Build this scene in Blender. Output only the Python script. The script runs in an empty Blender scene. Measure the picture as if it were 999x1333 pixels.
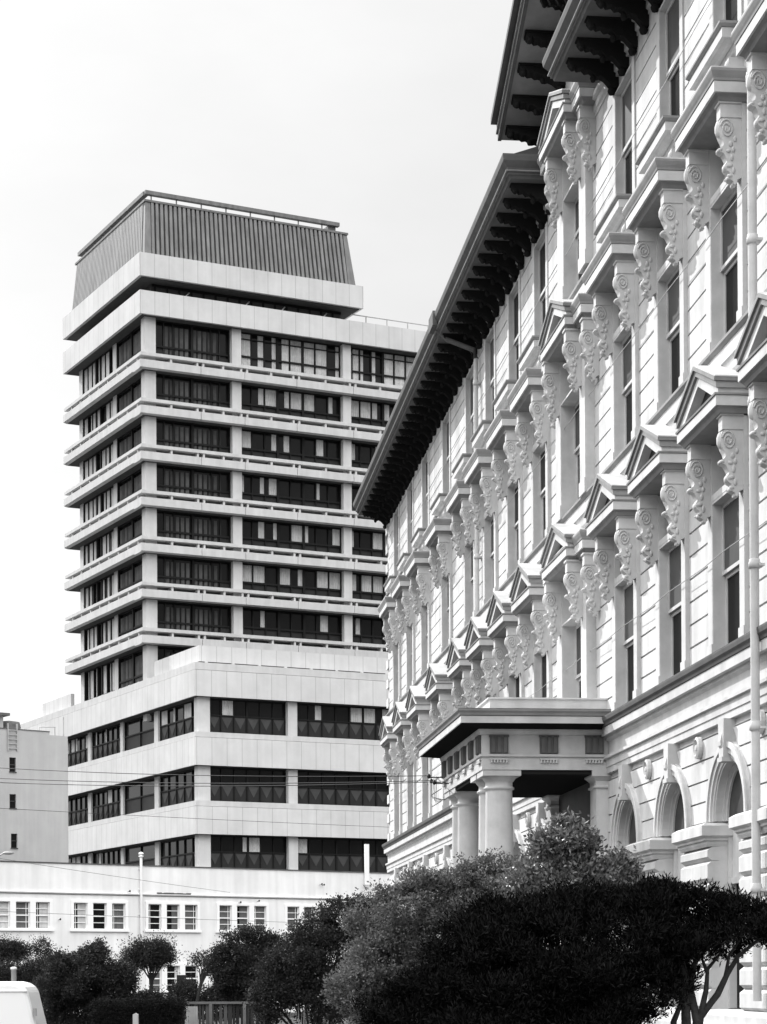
import bpy, bmesh, math, random
import numpy as np
from mathutils import Vector, Matrix

sc = bpy.context.scene
col = sc.collection
EYE = 1.85            # camera height above the ground
FPX = 2800.0          # focal length in pixels of the 999 px wide picture
YH = 1274.0           # horizon line
ROLL = 0.006

# ---------------------------------------------------------------- materials
def mat(name, base, rough=0.7, spec=0.3, var=0.0, scale=3.0, streak=0.0, bump=0.0, bscale=40.0,
        joint=None, isl=0.0, metal=0.0, trans=0.0):
    m = bpy.data.materials.new(name)
    m.use_nodes = True
    nt = m.node_tree
    N, L = nt.nodes, nt.links
    b = N['Principled BSDF']
    b.inputs['Roughness'].default_value = rough
    b.inputs['Specular IOR Level'].default_value = spec
    b.inputs['Metallic'].default_value = metal
    b.inputs['Base Color'].default_value = (base, base, base, 1)
    if var or streak or joint or isl:
        tc = N.new('ShaderNodeTexCoord')
        val = N.new('ShaderNodeValue'); val.outputs[0].default_value = base
        cur = val.outputs[0]
        def mul(a, fac_socket, lo, hi):
            r = N.new('ShaderNodeMapRange')
            r.inputs['From Min'].default_value = 0.3; r.inputs['From Max'].default_value = 0.7
            r.inputs['To Min'].default_value = lo; r.inputs['To Max'].default_value = hi
            L.new(fac_socket, r.inputs['Value'])
            mm = N.new('ShaderNodeMath'); mm.operation = 'MULTIPLY'
            L.new(a, mm.inputs[0]); L.new(r.outputs[0], mm.inputs[1])
            return mm.outputs[0]
        geo = N.new('ShaderNodeNewGeometry')
        if var:
            n = N.new('ShaderNodeTexNoise'); n.inputs['Scale'].default_value = scale
            n.inputs['Detail'].default_value = 6; n.inputs['Roughness'].default_value = 0.65
            L.new(geo.outputs['Position'], n.inputs['Vector'])
            cur = mul(cur, n.outputs['Fac'], 1 - var, 1 + var * 0.5)
        if streak:
            mp = N.new('ShaderNodeMapping'); mp.inputs['Scale'].default_value = (2.6, 2.6, 0.16)
            L.new(geo.outputs['Position'], mp.inputs['Vector'])
            n = N.new('ShaderNodeTexNoise'); n.inputs['Scale'].default_value = 1.0
            n.inputs['Detail'].default_value = 4
            L.new(mp.outputs[0], n.inputs['Vector'])
            cur = mul(cur, n.outputs['Fac'], 1 - streak, 1 + streak * 0.3)
        if isl:
            mm = N.new('ShaderNodeMapRange')
            mm.inputs['To Min'].default_value = 1 - isl; mm.inputs['To Max'].default_value = 1 + isl
            L.new(geo.outputs['Random Per Island'], mm.inputs['Value'])
            m2 = N.new('ShaderNodeMath'); m2.operation = 'MULTIPLY'
            L.new(cur, m2.inputs[0]); L.new(mm.outputs[0], m2.inputs[1]); cur = m2.outputs[0]
        if joint:
            # thin dark sealed joints between the cast panels, spaced along the wall
            pitch, width, dark = joint
            sx = N.new('ShaderNodeSeparateXYZ'); L.new(tc.outputs['Object'], sx.inputs[0])
            ad = N.new('ShaderNodeMath'); ad.operation = 'ADD'
            L.new(sx.outputs[0], ad.inputs[0]); L.new(sx.outputs[1], ad.inputs[1])
            md = N.new('ShaderNodeMath'); md.operation = 'FLOORED_MODULO'; md.inputs[1].default_value = pitch
            L.new(ad.outputs[0], md.inputs[0])
            lt = N.new('ShaderNodeMath'); lt.operation = 'LESS_THAN'; lt.inputs[1].default_value = width
            L.new(md.outputs[0], lt.inputs[0])
            mr = N.new('ShaderNodeMapRange'); mr.inputs['To Min'].default_value = 1; mr.inputs['To Max'].default_value = dark
            L.new(lt.outputs[0], mr.inputs['Value'])
            m2 = N.new('ShaderNodeMath'); m2.operation = 'MULTIPLY'
            L.new(cur, m2.inputs[0]); L.new(mr.outputs[0], m2.inputs[1]); cur = m2.outputs[0]
        cc = N.new('ShaderNodeCombineColor')
        for i in range(3):
            L.new(cur, cc.inputs[i])
        L.new(cc.outputs[0], b.inputs['Base Color'])
    if bump:
        n = N.new('ShaderNodeTexNoise'); n.inputs['Scale'].default_value = bscale; n.inputs['Detail'].default_value = 5
        geo2 = N.new('ShaderNodeNewGeometry'); L.new(geo2.outputs['Position'], n.inputs['Vector'])
        bp = N.new('ShaderNodeBump'); bp.inputs['Strength'].default_value = bump; bp.inputs['Distance'].default_value = 0.02
        L.new(n.outputs['Fac'], bp.inputs['Height']); L.new(bp.outputs[0], b.inputs['Normal'])
    if trans:
        b.inputs['Transmission Weight'].default_value = 0
        tr = N.new('ShaderNodeBsdfTranslucent'); mx = N.new('ShaderNodeMixShader'); mx.inputs[0].default_value = trans
        tr.inputs[0].default_value = (base * 1.3,) * 3 + (1,)
        L.new(b.outputs[0], mx.inputs[1]); L.new(tr.outputs[0], mx.inputs[2])
        L.new(mx.outputs[0], N['Material Output'].inputs['Surface'])
    return m

M = {}
M['paint'] = mat('white_timber_paint', 0.54, 0.8, 0.08, var=0.18, scale=1.3, streak=0.24, bump=0.15, bscale=14)
M['trim'] = mat('white_trim_paint', 0.51, 0.8, 0.08, var=0.16, scale=2.6, streak=0.14, bump=0.1, bscale=20)
M['gutter'] = mat('grey_gutter_paint', 0.11, 0.85, 0.05, var=0.25, scale=2.5)
M['mould'] = mat('grey_moulding_paint', 0.25, 0.85, 0.05, var=0.2, scale=3)
M['dark_paint_shade'] = mat('bracket_paint_porch_shade', 0.018, 1.0, 0.0)  # dark paint of the eave brackets; also stands in for shade under the porch
M['tymp'] = mat('dark_paint_and_recess_shade', 0.035, 0.6, 0.2, var=0.3)
M['hood_soffit_shade'] = mat('shaded_hood_soffit', 0.22, 0.8, 0.05, var=0.2)  # hood undersides darker than the trim: their shade is put into the colour
M['trig'] = mat('dark_grey_trim', 0.12, 0.85, 0.05, var=0.2)
M['soffit_shade'] = mat('shaded_ledge_underside', 0.07, 0.9, 0.05, var=0.2)  # concrete undersides coloured dark to hold the shade below ledges and bands
M['sheer'] = mat('grey_net_curtain', 0.11, 0.8, 0.1, var=0.3, scale=2)
M['sheer_dark'] = mat('dim_net_curtain', 0.055, 0.5, 0.05, var=0.4, scale=2)
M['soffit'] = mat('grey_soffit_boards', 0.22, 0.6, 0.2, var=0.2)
M['iron'] = mat('corrugated_roof_iron', 0.08, 0.9, 0.05, var=0.3)
M['glass'] = mat('dark_window_glass', 0.008, 0.25, 0.02)
M['grey_pane'] = mat('drawn_grey_blind', 0.075, 0.5, 0.03, var=0.25, scale=1.2)  # upper sash panes, a paler grey than the lower ones
M['concrete'] = mat('tower_concrete', 0.51, 0.85, 0.2, var=0.10, scale=0.9, streak=0.10, bump=0.2, bscale=12)
M['panel'] = mat('cast_concrete_panel', 0.54, 0.85, 0.2, var=0.13, scale=0.35, streak=0.06, bump=0.2, bscale=10, joint=(1.19, 0.05, 0.70))
M['rib'] = mat('grey_ribbed_cladding', 0.17, 0.7, 0.2, var=0.15, scale=0.6, streak=0.3)
M['shadowrib'] = mat('rib_and_gap_shade', 0.05, 0.8, 0.1)  # near-black that puts shade between the crown ribs and into the tower gaps
M['darkmetal'] = mat('dark_window_metal', 0.012, 0.5, 0.1)
M['tglass'] = mat('tower_glass', 0.008, 0.1, 0.16, var=0.4, scale=0.5)
M['spandrel'] = mat('dark_spandrel_panel', 0.026, 0.5, 0.12, var=0.25, scale=0.8)
M['spandrel2'] = mat('paler_spandrel_facet', 0.055, 0.5, 0.12, var=0.25, scale=0.8)
M['curtain'] = mat('pale_curtain', 0.52, 0.9, 0.1, var=0.2, scale=3, streak=0.2)
M['drape'] = mat('dark_drape', 0.075, 0.9, 0.1, var=0.3, scale=2, isl=0.35)
M['stucco'] = mat('white_stucco', 0.76, 0.9, 0.15, var=0.10, scale=0.45, streak=0.11, bump=0.2, bscale=18)
M['whitewood'] = mat('white_window_frame', 0.80, 0.6, 0.25)
M['grime'] = mat('dark_flashing', 0.10, 0.8, 0.2, var=0.5, scale=1.5)
M['grey_render'] = mat('grey_render', 0.35, 0.9, 0.15, var=0.08, scale=0.7, streak=0.10, bump=0.2, bscale=20)
M['vent'] = mat('weathered_tank', 0.12, 0.8, 0.2, var=0.5, scale=2)
M['bark'] = mat('dark_bark', 0.035, 0.9, 0.1, var=0.4, scale=20, bump=0.5, bscale=40)
M['palebark'] = mat('pale_bark', 0.12, 0.9, 0.1, var=0.4, scale=20)
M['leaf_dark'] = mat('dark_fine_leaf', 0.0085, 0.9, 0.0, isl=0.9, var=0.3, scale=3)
M['leaf_mid'] = mat('mid_leaf', 0.11, 0.7, 0.08, isl=0.5, var=0.25, scale=2, trans=0.2)
M['leaf_gloss'] = mat('glossy_leaf', 0.11, 0.42, 0.4, isl=0.5, var=0.2, scale=2, trans=0.15)
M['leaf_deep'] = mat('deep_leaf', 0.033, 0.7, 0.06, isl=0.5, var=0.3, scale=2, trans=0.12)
M['hedge'] = mat('hedge_leaf', 0.016, 0.8, 0.03, isl=0.5, var=0.3, scale=3)
M['grass'] = mat('mown_grass', 0.045, 0.9, 0.1, var=0.4, scale=3, bump=0.6, bscale=30)
M['asphalt'] = mat('asphalt', 0.055, 0.9, 0.2, var=0.25, scale=4, bump=0.4, bscale=60)
M['footpath'] = mat('concrete_footpath', 0.34, 0.9, 0.2, var=0.15, scale=2, joint=(1.5, 0.02, 0.6))
M['kerb'] = mat('kerb_concrete', 0.36, 0.9, 0.2, var=0.15, scale=2)
M['roadpaint'] = mat('road_paint', 0.7, 0.7, 0.2)
M['van'] = mat('white_van_paint', 0.80, 0.25, 0.5)
M['rubber'] = mat('black_rubber', 0.015, 0.8, 0.2)
M['chrome'] = mat('bright_metal', 0.55, 0.25, 0.5, metal=1.0)
M['lens'] = mat('lamp_lens', 0.25, 0.15, 0.5)
M['wire'] = mat('black_wire', 0.02, 0.6, 0.2)
M['palewood'] = mat('pale_weathered_board', 0.42, 0.85, 0.15, var=0.2, scale=3, streak=0.3)
M['fence'] = mat('dark_fence_board', 0.05, 0.85, 0.15, isl=0.8, streak=0.2)
M['rail'] = mat('grey_fence_rail', 0.14, 0.85, 0.15, var=0.3)
M['galv'] = mat('galvanised_steel', 0.30, 0.5, 0.4, var=0.2)

# ---------------------------------------------------------------- mesh builder
class MB:
    def __init__(s):
        s.v = []; s.f = []; s.m = []; s.s = []
    def add(s, vs, fs, mi=0, smooth=False):
        o = len(s.v); s.v.extend([tuple(p) for p in vs])
        for f in fs:
            s.f.append(tuple(i + o for i in f)); s.m.append(mi); s.s.append(smooth)
    def box(s, x0, x1, y0, y1, z0, z1, mi=0):
        v = [(x0, y0, z0), (x1, y0, z0), (x1, y1, z0), (x0, y1, z0), (x0, y0, z1), (x1, y0, z1), (x1, y1, z1), (x0, y1, z1)]
        s.add(v, [(0, 3, 2, 1), (4, 5, 6, 7), (0, 1, 5, 4), (1, 2, 6, 5), (2, 3, 7, 6), (3, 0, 4, 7)], mi)
    def prism(s, prof, a0, a1, axis='x', mi=0):
        n = len(prof)
        def P(p, a):
            if axis == 'x': return (a, p[0], p[1])
            if axis == 'y': return (p[0], a, p[1])
            return (p[0], p[1], a)
        v = [P(p, a0) for p in prof] + [P(p, a1) for p in prof]
        f = [tuple(range(n)), tuple(range(2 * n - 1, n - 1, -1))]
        f += [(i, (i + 1) % n, n + (i + 1) % n, n + i) for i in range(n)]
        s.add(v, f, mi)
    def wrap(s, x0, x1, yb, prof, mi=0, ymin=0.0, caps=True):
        """moulding that runs round three sides of a block: prof = [(projection, z)]"""
        rows = [[(x0 - d, ymin, z), (x0 - d, yb + d, z), (x1 + d, yb + d, z), (x1 + d, ymin, z)] for d, z in prof]
        v = [p for r in rows for p in r]
        f = []
        for i in range(len(rows) - 1):
            for j in range(3):
                f.append((i * 4 + j, i * 4 + j + 1, i * 4 + 4 + j + 1, i * 4 + 4 + j))
        if caps:
            f.append((0, 1, 2, 3)); k = (len(rows) - 1) * 4; f.append((k, k + 1, k + 2, k + 3))
        s.add(v, f, mi)
    def ring(s, loop, prof, mi=0):
        """closed moulding round a rectangle loop=(x0,x1,y0,y1); prof=[(d,z)] (d outwards)"""
        x0, x1, y0, y1 = loop
        rows = [[(x0 - d, y0 - d, z), (x1 + d, y0 - d, z), (x1 + d, y1 + d, z), (x0 - d, y1 + d, z)] for d, z in prof]
        v = [p for r in rows for p in r]; f = []
        for i in range(len(rows) - 1):
            for j in range(4):
                k = (j + 1) % 4
                f.append((i * 4 + j, i * 4 + k, i * 4 + 4 + k, i * 4 + 4 + j))
        f.append((0, 1, 2, 3)); k = (len(rows) - 1) * 4; f.append((k, k + 1, k + 2, k + 3))
        s.add(v, f, mi)
    def tube(s, pts, r, n=8, mi=0, r1=None, caps=True):
        pts = [Vector(p) for p in pts]; m = len(pts)
        ref = Vector((0.13, 0.29, 0.95))
        vs = []
        for i, p in enumerate(pts):
            t = (pts[min(i + 1, m - 1)] - pts[max(i - 1, 0)]).normalized()
            a = t.cross(ref)
            if a.length < 0.05: a = t.cross(Vector((1, 0, 0)))
            a.normalize(); b = t.cross(a)
            rr = r if r1 is None else r + (r1 - r) * i / (m - 1)
            for k in range(n):
                th = 2 * math.pi * k / n
                vs.append(p + (a * math.cos(th) + b * math.sin(th)) * rr)
        fs = []
        for i in range(m - 1):
            for k in range(n):
                fs.append((i * n + k, i * n + (k + 1) % n, (i + 1) * n + (k + 1) % n, (i + 1) * n + k))
        s.add(vs, fs, mi, True)
        if caps:
            s.add(vs[:n], [tuple(range(n))], mi); s.add(vs[-n:], [tuple(range(n))], mi)
    def lathe(s, cx, cy, prof, n=28, mi=0, sharp=False):
        vs = []
        for r, z in prof:
            for k in range(n):
                th = 2 * math.pi * k / n
                vs.append((cx + r * math.cos(th), cy + r * math.sin(th), z))
        fs = []
        for i in range(len(prof) - 1):
            for k in range(n):
                fs.append((i * n + k, i * n + (k + 1) % n, (i + 1) * n + (k + 1) % n, (i + 1) * n + k))
        s.add(vs, fs, mi, not sharp)
        s.add(vs[:n], [tuple(range(n))], mi); s.add(vs[-n:], [tuple(range(n))], mi)
    def lump(s, c, r, mi=0, n=8):
        rx, ry, rz = r; vs = []; fs = []
        for i in range(1, n // 2):
            ph = math.pi * i / (n // 2)
            for k in range(n):
                th = 2 * math.pi * k / n
                vs.append((c[0] + rx * math.sin(ph) * math.cos(th), c[1] + ry * math.sin(ph) * math.sin(th), c[2] + rz * math.cos(ph)))
        rows = n // 2 - 1
        for i in range(rows - 1):
            for k in range(n):
                fs.append((i * n + k, i * n + (k + 1) % n, (i + 1) * n + (k + 1) % n, (i + 1) * n + k))
        t = len(vs); vs += [(c[0], c[1], c[2] + rz), (c[0], c[1], c[2] - rz)]
        for k in range(n):
            fs.append((t, k, (k + 1) % n)); fs.append((t + 1, (rows - 1) * n + (k + 1) % n, (rows - 1) * n + k))
        s.add(vs, fs, mi, True)
    def build(s, name, mats, parent=None, loc=(0, 0, 0), recalc=True, bevel=0.0):
        me = bpy.data.meshes.new(name)
        me.from_pydata(s.v, [], s.f)
        if not isinstance(mats, (list, tuple)): mats = [mats]
        for m in mats: me.materials.append(m)
        me.polygons.foreach_set('material_index', s.m)
        me.polygons.foreach_set('use_smooth', s.s)
        if recalc:
            bm = bmesh.new(); bm.from_mesh(me)
            bmesh.ops.recalc_face_normals(bm, faces=bm.faces); bm.to_mesh(me); bm.free()
        me.update()
        o = bpy.data.objects.new(name, me); col.objects.link(o)
        o.location = loc
        if parent: o.parent = parent
        if bevel:
            b = o.modifiers.new('edge', 'BEVEL'); b.width = bevel; b.segments = 2; b.limit_method = 'ANGLE'
        return o

def empty(name, loc, rz=0.0):
    o = bpy.data.objects.new(name, None); col.objects.link(o)
    o.location = loc; o.rotation_euler = (0, 0, rz); o.empty_display_size = 0.5
    return o
def tag(o, label=None, cat=None, group=None, kind=None):
    if label: o['label'] = label
    if cat: o['category'] = cat
    if group: o['group'] = group
    if kind: o['kind'] = kind
    return o
def dup(o, parent, loc=None):
    c = o.copy(); col.objects.link(c); c.parent = parent
    if loc is not None: c.location = loc
    return c
def at(px, py, dep):
    """a point of the place that lies dep metres ahead, found from the picture"""
    X = px - 500.0; Y = YH - py
    X, Y = X + Y * ROLL, Y - ROLL * X
    return Vector((X / FPX * dep, dep, Y / FPX * dep + EYE))

# ---------------------------------------------------------------- camera
cam = bpy.data.cameras.new('camera')
co = bpy.data.objects.new('camera', cam); col.objects.link(co)
cam.sensor_fit = 'HORIZONTAL'; cam.sensor_width = 36.0
cam.lens = 36.0 * FPX / 999.0
cam.shift_y = (YH - 666.5) / 999.0
cam.clip_start = 0.1; cam.clip_end = 5000
co.matrix_world = Matrix.Translation((0, 0, EYE)) @ Matrix.Rotation(ROLL, 4, 'Y') @ Matrix.Rotation(math.pi / 2, 4, 'X')
sc.camera = co

# ---------------------------------------------------------------- light
SUN_AZ = math.radians(-33.0)     # from straight ahead, towards the left
SUN_EL = math.radians(33.0)
sd = Vector((math.sin(SUN_AZ) * math.cos(SUN_EL), math.cos(SUN_AZ) * math.cos(SUN_EL), math.sin(SUN_EL)))
sun = bpy.data.lights.new('sun', 'SUN'); sun.energy = 5.0; sun.angle = math.radians(0.6)
sun.color = (1.0, 1.0, 1.0)
so = bpy.data.objects.new('sun', sun); col.objects.link(so)
so.rotation_euler = sd.to_track_quat('Z', 'Y').to_euler()
so.location = (-30, 60, 60)
w = bpy.data.worlds.new('World'); sc.world = w; w.use_nodes = True
nt = w.node_tree; N = nt.nodes; L = nt.links
bg = N['Background']; bg.inputs['Strength'].default_value = 0.10
sky = N.new('ShaderNodeTexSky'); sky.sky_type = 'NISHITA'; sky.sun_disc = False
sky.sun_elevation = SUN_EL; sky.sun_rotation = SUN_AZ
sky.air_density = 1.0; sky.dust_density = 2.0; sky.ozone_density = 1.0
bw = N.new('ShaderNodeRGBToBW'); L.new(sky.outputs[0], bw.inputs[0])
# thin high cloud: evens the sky out, brightest behind the camera and overhead
tc = N.new('ShaderNodeTexCoord')
sep = N.new('ShaderNodeSeparateXYZ'); L.new(tc.outputs['Generated'], sep.inputs[0])
mp = N.new('ShaderNodeMapping'); mp.inputs['Scale'].default_value = (1.0, 1.0, 2.2)
mp.inputs['Rotation'].default_value = (0.2, 0.5, 0.3)
L.new(tc.outputs['Generated'], mp.inputs[0])
no = N.new('ShaderNodeTexNoise'); no.inputs['Scale'].default_value = 3.2; no.inputs['Detail'].default_value = 7
no.inputs['Roughness'].default_value = 0.55
L.new(mp.outputs[0], no.inputs['Vector'])
cl = N.new('ShaderNodeMapRange'); cl.inputs['From Min'].default_value = 0.3; cl.inputs['From Max'].default_value = 0.72
cl.inputs['To Min'].default_value = 0.90; cl.inputs['To Max'].default_value = 1.07
L.new(no.outputs['Fac'], cl.inputs['Value'])
CLOUD_FRONT, CLOUD_BACK = 6.75, 36.0
yy = N.new('ShaderNodeMapRange'); yy.interpolation_type = 'SMOOTHSTEP'
yy.inputs['From Min'].default_value = 0.75; yy.inputs['From Max'].default_value = -0.35
yy.inputs['To Min'].default_value = 0.0; yy.inputs['To Max'].default_value = 1.0
L.new(sep.outputs[1], yy.inputs['Value'])
zz = N.new('ShaderNodeMapRange'); zz.interpolation_type = 'SMOOTHSTEP'
zz.inputs['From Min'].default_value = 0.02; zz.inputs['From Max'].default_value = 0.75
zz.inputs['To Min'].default_value = CLOUD_BACK * 0.08; zz.inputs['To Max'].default_value = CLOUD_BACK
L.new(sep.outputs[2], zz.inputs['Value'])
fb = N.new('ShaderNodeMix'); fb.data_type = 'FLOAT'; fb.inputs[2].default_value = CLOUD_FRONT
L.new(yy.outputs[0], fb.inputs[0]); L.new(zz.outputs[0], fb.inputs[3])
xx = N.new('ShaderNodeMapRange'); xx.inputs['From Min'].default_value = 0.12; xx.inputs['From Max'].default_value = -0.22
xx.inputs['To Min'].default_value = 0.98; xx.inputs['To Max'].default_value = 1.15
L.new(sep.outputs[0], xx.inputs['Value'])
m1 = N.new('ShaderNodeMath'); m1.operation = 'MULTIPLY'; L.new(cl.outputs[0], m1.inputs[0]); L.new(fb.outputs[0], m1.inputs[1])
m1b = N.new('ShaderNodeMath'); m1b.operation = 'MULTIPLY'; L.new(m1.outputs[0], m1b.inputs[0]); L.new(xx.outputs[0], m1b.inputs[1])
mixv = N.new('ShaderNodeMix'); mixv.data_type = 'FLOAT'; mixv.inputs[0].default_value = 0.85
L.new(bw.outputs[0], mixv.inputs[2]); L.new(m1b.outputs[0], mixv.inputs[3])
L.new(mixv.outputs[0], bg.inputs['Color'])
vs_ = sc.view_settings
vs_.view_transform = 'Standard'; vs_.look = 'None'; vs_.exposure = 0.42; vs_.gamma = 1.0; vs_.use_curve_mapping = False

# ---------------------------------------------------------------- ground
g = MB(); g.add([(-1500, -1500, 0), (1500, -1500, 0), (1500, 1500, 0), (-1500, 1500, 0)], [(0, 1, 2, 3)])
tag(g.build('ground', M['grass']), kind='structure')
g = MB(); g.prism([(-60, 52), (60, 52), (60, 64), (-60, 64)], 0.002, 0.004, 'z')
g.build('road', M['asphalt']); bpy.data.objects['road']['kind'] = 'structure'
g = MB(); g.box(-60, -1.6, 51.7, 51.995, 0.0, 0.14); g.box(-60, -1.6, 64.005, 64.3, 0.0, 0.14)
tag(g.build('kerb', M['kerb']), kind='structure')
g = MB(); g.box(-60, -1.6, 49.5, 51.69, 0.0, 0.13); g.box(-60, -1.6, 64.31, 66.5, 0.0, 0.13)
g.box(-9, 3.2, -8, 13.0, 0.0, 0.10)
tag(g.build('footpath', M['footpath']), kind='structure')
g = MB()
for k in range(14): g.box(-58 + k * 4, -56.5 + k * 4, 57.94, 58.06, 0.006, 0.008)
tag(g.build('lane_marking', M['roadpaint']), kind='structure')

# ================================================================= GOVERNMENT BUILDING
AL = math.atan(305 / 2800.0)
D0 = 7.5
S0 = 45.0
e = Vector((-math.sin(AL), math.cos(AL), 0)); r_ = Vector((math.cos(AL), math.sin(AL), 0))
gov = empty('government_building', e * S0 + r_ * D0, math.pi / 2 + AL)
tag(gov, 'long white timber building with pedimented windows, dark bracketed eaves and a columned porch', 'building')
# inside the building's own frame: x runs along the front (away from the camera), y comes out of the wall, z up
def X(s): return s - S0
def Z(z): return z + EYE
BAYS = [15.16, 18.13, 21.1, 24.07, 27.05, 30.02, 33.0, 40.25, 43.2, 46.3, 49.25, 53.25, 57.35, 60.7, 64.1]
CEN = 36.68
SA, SB = 13.6, 66.9
HW1, HW3 = 0.66, 0.60
F1 = (4.18, 6.25); F2 = (8.16, 10.15); F3 = (12.00, 14.06)

wall = MB()
def boards(s0, s1, z0, z1, pitch=0.325, y=0.032, gap=0.030):
    n = max(1, round((z1 - z0) / pitch)); p = (z1 - z0) / n
    for i in range(n):
        wall.box(X(s0), X(s1), -0.02, y, Z(z0 + i * p + gap / 2), Z(z0 + (i + 1) * p - gap / 2))
def storey(z0, z1, open_z, hw, strip, cw, cstrip, bz0, bz1):
    allb = sorted([(b, hw, strip) for b in BAYS] + [(CEN, cw, cstrip)])
    prev = SA
    for b, h, st in allb:
        wall.box(X(prev), X(b - h), -0.45, 0, Z(z0), Z(z1))
        wall.box(X(b - h), X(b + h), -0.45, -0.001, Z(z0), Z(open_z[0]))
        wall.box(X(b - h), X(b + h), -0.45, -0.131, Z(open_z[1]), Z(min(z1, open_z[1] + 0.74)))
        if z1 > open_z[1] + 0.75: wall.box(X(b - h), X(b + h), -0.45, -0.001, Z(open_z[1] + 0.741), Z(z1))
        a0 = prev + (0 if prev == SA else st_prev); a1 = b - h - st
        if a1 - a0 > 0.1: boards(a0 + 0.004, a1 - 0.004, bz0, bz1)
        prev = b + h; st_prev = st
    wall.box(X(prev), X(SB), -0.45, 0, Z(z0), Z(z1))
    boards(prev + st_prev + 0.004, SB - 0.5, bz0, bz1)
storey(4.02, 7.80, F1, HW1, 0.22, 0.85, 0.45, 4.22, 7.70)
storey(7.80, 11.5, F2, HW1, 0.22, 0.85, 0.45, 8.20, 11.55)
storey(11.5, 14.62, F3, HW3, 0.17, 0.70, 0.55, 12.0, 14.32)
# rear body, closed
wall.box(X(SA), X(SB), -14, -0.452, 0, Z(14.6))
# quoins at the far corner
for k in range(34):
    if k % 2 == 0: wall.box(X(SB - 0.46), X(SB + 0.05), -0.3, 0.06, Z(4.25 + k * 0.30), Z(4.25 + k * 0.30 + 0.27))
# gable wall above the eaves at the central bay
wall.prism([(X(CEN - 2.0), Z(14.62)), (X(CEN + 2.0), Z(14.62)), (X(CEN + 2.0), Z(16.2)), (X(CEN), Z(17.0)), (X(CEN - 2.0), Z(16.2))], -5, 0.0, 'y')
wall_o = wall.build('wall', M['paint'], gov)

# ground storey: rusticated piers and arches
gs = MB()
ARC = [b for b in BAYS]
RA, ZS, RO = 0.76, 2.05, 0.97
pier_edges = []
allc = sorted(ARC + [CEN])
prev = SA
def pier(s0, s1):
    gs.box(X(s0), X(s1), -0.45, 0.0, 0, Z(ZS))
    z = -0.44
    while z < 1.66:
        zt = min(z + 0.282, 1.72)
        gs.prism([(0.0, Z(z + 0.004)), (0.09, Z(z + 0.004)), (0.15, Z(z + 0.05)), (0.15, Z(zt - 0.05)), (0.09, Z(zt - 0.004)), (0.0, Z(zt - 0.004))], X(s0), X(s1), 'x')
        z += 0.282
    gs.box(X(s0) + 0.01, X(s1) - 0.01, -0.01, 0.085, Z(-0.44), Z(1.72))
    # impost
    gs.wrap(X(s0), X(s1), 0.15, [(0.0, Z(1.72)), (0.02, Z(1.76)), (0.02, Z(1.79)), (0.05, Z(1.80)), (0.05, Z(1.83)), (0.10, Z(1.86)), (0.10, Z(1.99)), (0.03, Z(2.03))], ymin=-0.2)
for b in allc:
    h = RA if b != CEN else 1.15
    pier(prev, b - h); pier_edges.append((prev, b - h)); prev = b + h
pier(prev, SB); pier_edges.append((prev, SB))
# wall over the arches
nseg = 20
for b in ARC:
    pts = [(b + RA * math.cos(math.pi * k / nseg), ZS + RA * math.sin(math.pi * k / nseg)) for k in range(nseg + 1)]
    for k in range(nseg):
        (xa, za), (xb, zb) = pts[k], pts[k + 1]
        gs.prism([(X(xa), Z(za)), (X(xa), Z(3.34)), (X(xb), Z(3.34)), (X(xb), Z(zb))], -0.45, 0.0, 'y')
for (a, b) in pier_edges: gs.box(X(a), X(b), -0.45, 0.0, Z(ZS), Z(3.34))
gs.box(X(CEN - 1.15), X(CEN + 1.15), -0.45, 0.0, Z(2.75), Z(3.34))
# rusticated boards following the arches
for i in range(len(allc) - 1):
    a, b = allc[i], allc[i + 1]
    z = ZS + 0.02
    while z < 3.20:
        zt = min(z + 0.282, 3.22)
        def edge(c, zz):
            d = zz - ZS
            return math.sqrt(max(RO * RO - d * d, 0.03))
        def xl(zz): return a + (edge(a, zz) if a != CEN else 1.4)
        def xr(zz): return b - (edge(b, zz) if b != CEN else 1.4)
        z0, z1 = z + 0.012, zt - 0.012
        gs.prism([(X(xl(z0)), Z(z0)), (X(xr(z0)), Z(z0)), (X(xr(z1)), Z(z1)), (X(xl(z1)), Z(z1))], -0.01, 0.045, 'y')
        z += 0.282
# plinth
gs.wrap(X(SA), X(SB), 0.0, [(0.30, 0.0), (0.30, Z(-0.62)), (0.24, Z(-0.60)), (0.24, Z(-0.50)), (0.19, Z(-0.44)), (0.0, Z(-0.43))], ymin=-0.3)
gs_o = gs.build('ground_storey_wall', M['paint'], gov)

# entablature over the ground storey
en = MB()
def run_x(prof, s0, s1, mi=0): en.prism([(y, Z(z)) for y, z in prof], X(s0), X(s1), 'x', mi)
run_x([(-0.1, 3.31), (0.075, 3.31), (0.075, 3.40), (0.09, 3.41), (0.09, 3.53), (0.13, 3.54), (0.13, 3.585), (0.05, 3.60), (0.05, 3.82), (0.10, 3.86), (0.10, 3.90), (0.17, 3.905), (0.17, 4.035), (-0.1, 4.04)], SA, SB + 0.05)
run_x([(-0.1, 4.04), (0.185, 4.04), (0.20, 4.08), (0.225, 4.11), (0.235, 4.16), (0.235, 4.185), (-0.1, 4.20)], SA, SB + 0.08, 1)
en.build('string_cornice', [M['trim'], M['gutter']], gov)
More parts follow.
